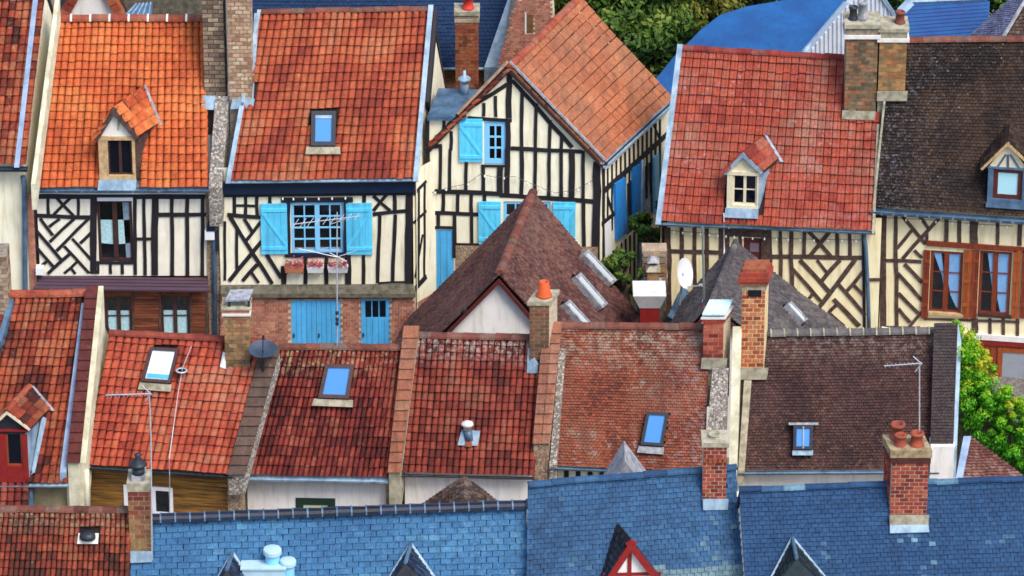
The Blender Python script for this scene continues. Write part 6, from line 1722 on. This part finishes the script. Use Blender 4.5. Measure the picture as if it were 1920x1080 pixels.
BARK = plain('bark', (84, 70, 58), .9, .3, 6)
def leaf(mb, p, s, tint, nrm=None):
    n = (nrm or V((0, 0, 1))) + V((random.gauss(0, .5), random.gauss(0, .5), random.gauss(0, .5))); n.normalize()
    a = n.cross(V((random.gauss(0, 1), random.gauss(0, 1), random.gauss(0, 1)))).normalized(); b = n.cross(a)
    mb.add([p - a * s, p - b * s * .45, p + a * s, p + b * s * .45], [(0, 1, 2, 3)], tint)
def tree(name, label, c, R, n, mat, size, group=None, clumps=60, lobes=None, cat='tree'):
    base = V((c.x, c.y, 0))
    root = thing(name, label, cat, base, group)
    mb = MB(); mb.tube([base, base + V((.1, 0, c.z * .5)), V((c.x, c.y, c.z))], .28, 8, r2=.1)
    tk = mb.build('trunk', BARK, root, smooth=True)
    cl = []
    for i in range(clumps):
        d = V((random.gauss(0, 1), random.gauss(0, 1), random.gauss(0, 1))).normalized()
        rr = random.uniform(.45, 1.0)
        q = V((c.x + d.x * R[0] * rr, c.y + d.y * R[1] * rr, c.z + d.z * R[2] * rr))
        cl.append((q, random.uniform(.2, .36) * min(R), d))
    for q, r_, d in cl[:14]:
        MB().tube([V((c.x, c.y, c.z - R[2] * .6)), (V((c.x, c.y, c.z)) + q) / 2 - V((0, 0, .3)), q], .07, 5, r2=.02).build('limb', BARK, root)
    mb = MB()
    for i in range(n):
        q, r_, d0 = random.choice(cl)
        d = V((random.gauss(0, 1), random.gauss(0, 1), random.gauss(0, 1))).normalized()
        rr = r_ * random.uniform(.55, 1.15)
        p = q + d * rr
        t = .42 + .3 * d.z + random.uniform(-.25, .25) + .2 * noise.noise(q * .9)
        leaf(mb, p, size * random.uniform(.7, 1.3), min(1, max(0, t)), d)
    mb.build('crown', mat, root)
    return root
tr_ = 'trees behind the upper row'
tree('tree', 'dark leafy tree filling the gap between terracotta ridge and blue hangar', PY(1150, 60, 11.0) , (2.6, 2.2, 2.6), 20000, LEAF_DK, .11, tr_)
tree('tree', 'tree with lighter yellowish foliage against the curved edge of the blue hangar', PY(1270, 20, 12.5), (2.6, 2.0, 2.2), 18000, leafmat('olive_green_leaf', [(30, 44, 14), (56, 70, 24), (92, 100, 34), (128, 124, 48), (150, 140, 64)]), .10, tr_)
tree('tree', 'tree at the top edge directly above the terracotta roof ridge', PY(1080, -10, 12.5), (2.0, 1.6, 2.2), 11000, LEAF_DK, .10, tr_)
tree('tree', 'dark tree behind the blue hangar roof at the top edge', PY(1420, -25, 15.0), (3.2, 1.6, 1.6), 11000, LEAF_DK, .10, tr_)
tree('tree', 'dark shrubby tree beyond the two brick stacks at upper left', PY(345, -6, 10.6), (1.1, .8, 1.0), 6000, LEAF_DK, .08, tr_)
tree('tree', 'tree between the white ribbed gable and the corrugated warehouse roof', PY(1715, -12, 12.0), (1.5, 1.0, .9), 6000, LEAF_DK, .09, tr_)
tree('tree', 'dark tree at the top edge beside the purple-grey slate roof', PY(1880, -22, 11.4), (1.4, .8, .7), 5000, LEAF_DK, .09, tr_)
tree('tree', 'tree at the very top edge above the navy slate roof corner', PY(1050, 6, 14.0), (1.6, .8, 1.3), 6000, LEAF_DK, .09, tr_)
tree('shrub', 'dark shrub growing in the alley below the blue side shutters', PY(1168, 512, .2), (.9, .5, .9), 2500, LEAF_DK, .09, cat='shrub', clumps=20)
tree('shrub', 'dark shrub deep in the alley under the scarlet roof corner', PY(1228, 430, 1.6), (.75, .6, 1.0), 2500, LEAF_DK, .09, cat='shrub', clumps=20)

# creeper hanging over the end of the brown tiled terrace
cr = thing('creeper', 'bright green creeper tumbling over the end wall at right', 'creeper', PY(1850, 900, -11.0))
Yc = -10.6
wl_ = Fac(PY(1850, 800, Yc + .5), V((1, .1, 0)))
gw2 = wl_.pxpoly(MB(), [(1792, 960), (1960, 960), (1960, 860), (1880, 760), (1815, 660), (1792, 640)], -.3, 0).build('garden_wall', MOSSY)
tag(gw2, 'old mossy garden wall almost hidden under the bright green creeper', 'wall')
poly = [(1790, 600), (1800, 604), (1826, 632), (1854, 664), (1874, 702), (1894, 746), (1930, 762), (1940, 900), (1905, 886), (1880, 862), (1848, 834), (1812, 812), (1800, 760), (1798, 680)]
mb = MB(); n_ = 0
heads = []
while len(heads) < 190:
    x, y = random.uniform(1788, 1940), random.uniform(598, 905)
    if inside((x, y), poly): heads.append((x, y, random.uniform(-.45, .35), random.choice((.08, .12, .18, .26))))
for i in range(24000):
    x, y, dy, r_ = random.choice(heads)
    c = PY(x, y, Yc + dy)
    d = V((random.gauss(0, 1), random.gauss(0, 1) - .4, random.gauss(0, 1) + .3)).normalized()
    p = c + d * r_ * random.uniform(.5, 1.1)
    ylw = .35 if (1830 < x < 1862 and 640 < y < 690) or (1890 < x and 745 < y < 780) else 0
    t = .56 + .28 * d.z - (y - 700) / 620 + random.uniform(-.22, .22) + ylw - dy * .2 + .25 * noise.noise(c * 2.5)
    leaf(mb, p, .05 * random.uniform(.7, 1.35), min(1, max(0, t)), d)
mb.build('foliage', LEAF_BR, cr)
for i in range(9):
    x = 1800 + i * 14
    MB().tube([PY(x, 905, Yc + .3), PY(x - 4, 820, Yc + .2), PY(x - 12 + i, 700 + i * 12, Yc + .25)], .025, 5, r2=.01).build('stem', BARK, cr)

# ================================================================== AERIALS, BOXES, LIGHTS
def yagi(label, mast, boom, Y, els, ell, tilt=(0, 0, 1), extra=None, mat=None):
    """mast and boom as pixel segments on plane Y; els cross elements of length ell metres"""
    mat = mat or STEEL
    r = thing('television_aerial', label, 'aerial', PY(mast[-1][0], mast[-1][1], Y))
    MB().tube([PY(x, y, Y) for x, y in mast], .017, 7).build('mast', mat, r)
    a, b = PY(boom[0][0], boom[0][1], Y), PY(boom[1][0], boom[1][1], Y - .1)
    MB().tube([a, b], .014, 6).build('boom', mat, r)
    for i in range(els):
        c = a + (b - a) * ((i + .5) / els); l_ = ell * (1 - .35 * i / els)
        e = V((.12, .75, .66)).normalized() * l_ / 2 if tilt is None else V(tilt).normalized() * l_ / 2
        MB().tube([c - e, c + e], .008, 5).build('element', mat, r)
    if extra:
        for (x0_, y0_, x1_, y1_) in extra: MB().tube([PY(x0_, y0_, Y - .02), PY(x1_, y1_, Y - .05)], .012, 5).build('arm', mat, r)
    return r
aer = yagi('tall pale television aerial rising in front of the blue garage doors', [(632, 398), (632, 652)], [(546, 421), (676, 405)], hC.RL.y - .1, 9, .5, (.3, .85, .1), extra=[(560, 466, 632, 482), (632, 482, 668, 470), (618, 474, 650, 490), (600, 468, 616, 464), (622, 412, 646, 412), (618, 421, 650, 410)])
Ya = hC.RL.y - .1
for y_ in (584, 596, 604): MB().tube([PY(632, y_, Ya - .03), PY(632, y_ + 5, Ya - .03)], .045, 8).build('clamp', DKMETAL, aer)
yagi('white television aerial above the golden plank wall, crossing the red-orange pantiles', [(280, 738), (283, 820), (285, 1050)], [(198, 741), (284, 738)], YG - .1, 11, .22, (.25, -.2, .8), extra=[(266, 722, 284, 740), (272, 752, 284, 738)])
yagi('small aerial in front of the brown plain tile slope', [(1724, 682), (1724, 870)], [(1658, 686), (1729, 681)], YJ + .35, 9, .16, (.3, -.3, .8), extra=[(1712, 668, 1728, 682), (1716, 697, 1728, 682)])
# pole and cable on the grey outbuilding
pl = thing('cable_pole', 'thin green-grey pole standing before the yellow timber facade', 'pole', PY(1320, 575, -4.4))
MB().tube([PY(1317, 425, -4.4), PY(1320, 570, -4.4)], .03, 7).build('pole', plain('green_grey_paint', (120, 134, 122), .6), pl)
MB().box(PY(1316, 572, -4.4), V((.22, 0, 0)), V((0, .15, 0)), V((0, 0, .1))).build('foot', STEEL, pl)
ro = MB().tube([h6.fac.p(1357, 400, .3), h6.fac.p(1358, 470, .2), PY(1356, 500, -1.5), PY(1342, 540, -3.0), PY(1333, 566, -4.0)], .02, 6).build('cable', WHITE_P)
tag(ro, 'pale cable dropping from the scarlet roof gutter to the grey tiled ridge', 'cable')
# white dish on L
ds = thing('satellite_dish', 'white oval satellite dish in front of the yellow timber facade', 'satellite dish', PY(1285, 560, -2.4))
c_ = PY(1283, 512, -2.4); ax = V((.75, -.6, .25)).normalized(); ux = ax.cross(V((0, 0, 1))).normalized(); uy = ux.cross(ax)
vs = [c_ - ax * .07]; fs_ = []
for k in (1, 2, 3):
    for j in range(20):
        a = 2 * math.pi * j / 20
        vs.append(c_ + ux * (math.cos(a) * .34 * k / 3) + uy * (math.sin(a) * .44 * k / 3) + ax * (-.07 + .1 * (k / 3) ** 2))
fs_ += [(0, 1 + j, 1 + (j + 1) % 20) for j in range(20)]
for k in (0, 1): fs_ += [(1 + k * 20 + j, 21 + k * 20 + j, 21 + k * 20 + (j + 1) % 20, 1 + k * 20 + (j + 1) % 20) for j in range(20)]
MB().add(vs, fs_).build('dish', WHITE_P, ds, smooth=True)
MB().tube([c_ - uy * .4, c_ - uy * .35 + ax * .5], .016, 6).build('feed_arm', STEEL, ds)
MB().tube([c_ - uy * .35 + ax * .46, c_ - uy * .33 + ax * .56], .05, 8).build('receiver', STEEL, ds)
MB().tube([c_ - ax * .05, c_ - ax * .15 - V((0, 0, 1.0))], .03, 7).build('mast', STEEL, ds)

# window boxes on the blue shuttered house
f = h2.fac
FLW = leafmat('geranium', [(70, 110, 40), (110, 130, 60), (180, 90, 100), (214, 80, 120), (224, 150, 160)])
for i, (x0_, x1_, m, lb, tc) in enumerate(((533, 570, plain('terracotta_trough', (206, 128, 92), .8, .15), 'terracotta window box with pink flowers under the blue casement, leftmost of three', (.2, .9)), (575, 607, WHITE_P, 'white window box, the middle one of three under the blue casement', (.3, 1.0)), (614, 653, plain('dusty_white_trough', (226, 226, 230), .6), 'white window box, rightmost of three under the blue casement', (.2, .8)))):
    wb = thing('window_box', lb, 'window box', f.p((x0_ + x1_) / 2, 512, .2), 'window boxes under the blue casement')
    a0, z1 = f.sz(x0_, 502, .3); a1, z0 = f.sz(x1_, 513, .3)
    mb = MB(); mb.hexa([f.w(a0 + .03, z0, .1), f.w(a0 + .03, z0, .26), f.w(a1 - .03, z0, .26), f.w(a1 - .03, z0, .1)][::-1], [f.w(a0, z1, .08), f.w(a0, z1, .3), f.w(a1, z1, .3), f.w(a1, z1, .08)][::-1]).build('trough', m, wb)
    mb = MB()
    for k in range(260):
        p = f.w(random.uniform(a0 + .02, a1 - .02), z1 + abs(random.gauss(0, .1)), random.uniform(.08, .32))
        leaf(mb, p, random.uniform(.02, .05), random.uniform(*tc))
    mb.build('flowers', FLW, wb)
    for a in (a0 + .06, a1 - .06): MB().box(f.w(a, z0 - .03, 0.0), f.ex * .03, f.n * .28, V((0, 0, .03))).build('bracket', DKMETAL, wb)

# strings of white bulbs along the facades
BULB = plain('white_bulb', (244, 244, 240), .4, .02)
def lights(label, f, pts, n, off=.16, drop=.0):
    r = thing('string_lights', label, 'string lights', f.p(pts[0][0], pts[0][1], off), 'strings of bulbs on the facades')
    P = [f.p(x, y, off) for x, y in pts]
    MB().tube(P, .008, 4, cap=False).build('wire', DKMETAL, r)
    seg = len(P) - 1
    for i in range(n):
        t = (i + .5) / n * seg; k = min(seg - 1, int(t)); p = P[k] + (P[k + 1] - P[k]) * (t - k)
        MB().lathe(p - V((0, 0, .12)), [(.008, .03), (.024, .05), (.026, .07), (.018, .1), (.012, .12)], 8).build('bulb', BULB, r, smooth=True)
lights('string of white bulbs over the blue casement with window boxes', h2.fac, [(520, 370), (560, 371), (610, 370), (660, 369)], 6, .18)
lights('sagging string of bulbs swagged across the gable-fronted house', f5, [(806, 362), (840, 352), (875, 345), (902, 326), (925, 332), (965, 331), (1000, 346), (1040, 362), (1080, 356), (1115, 336)], 15, .12)
lights('string of white bulbs below the gutter of the scarlet roof', h6.fac, [(1255, 432), (1330, 438), (1400, 444), (1500, 448), (1618, 450)], 18, .14)
lights('string of white bulbs below the gutter of the dark mottled roof', h7.fac, [(1658, 408), (1740, 412), (1830, 420), (1900, 424)], 9, .14)
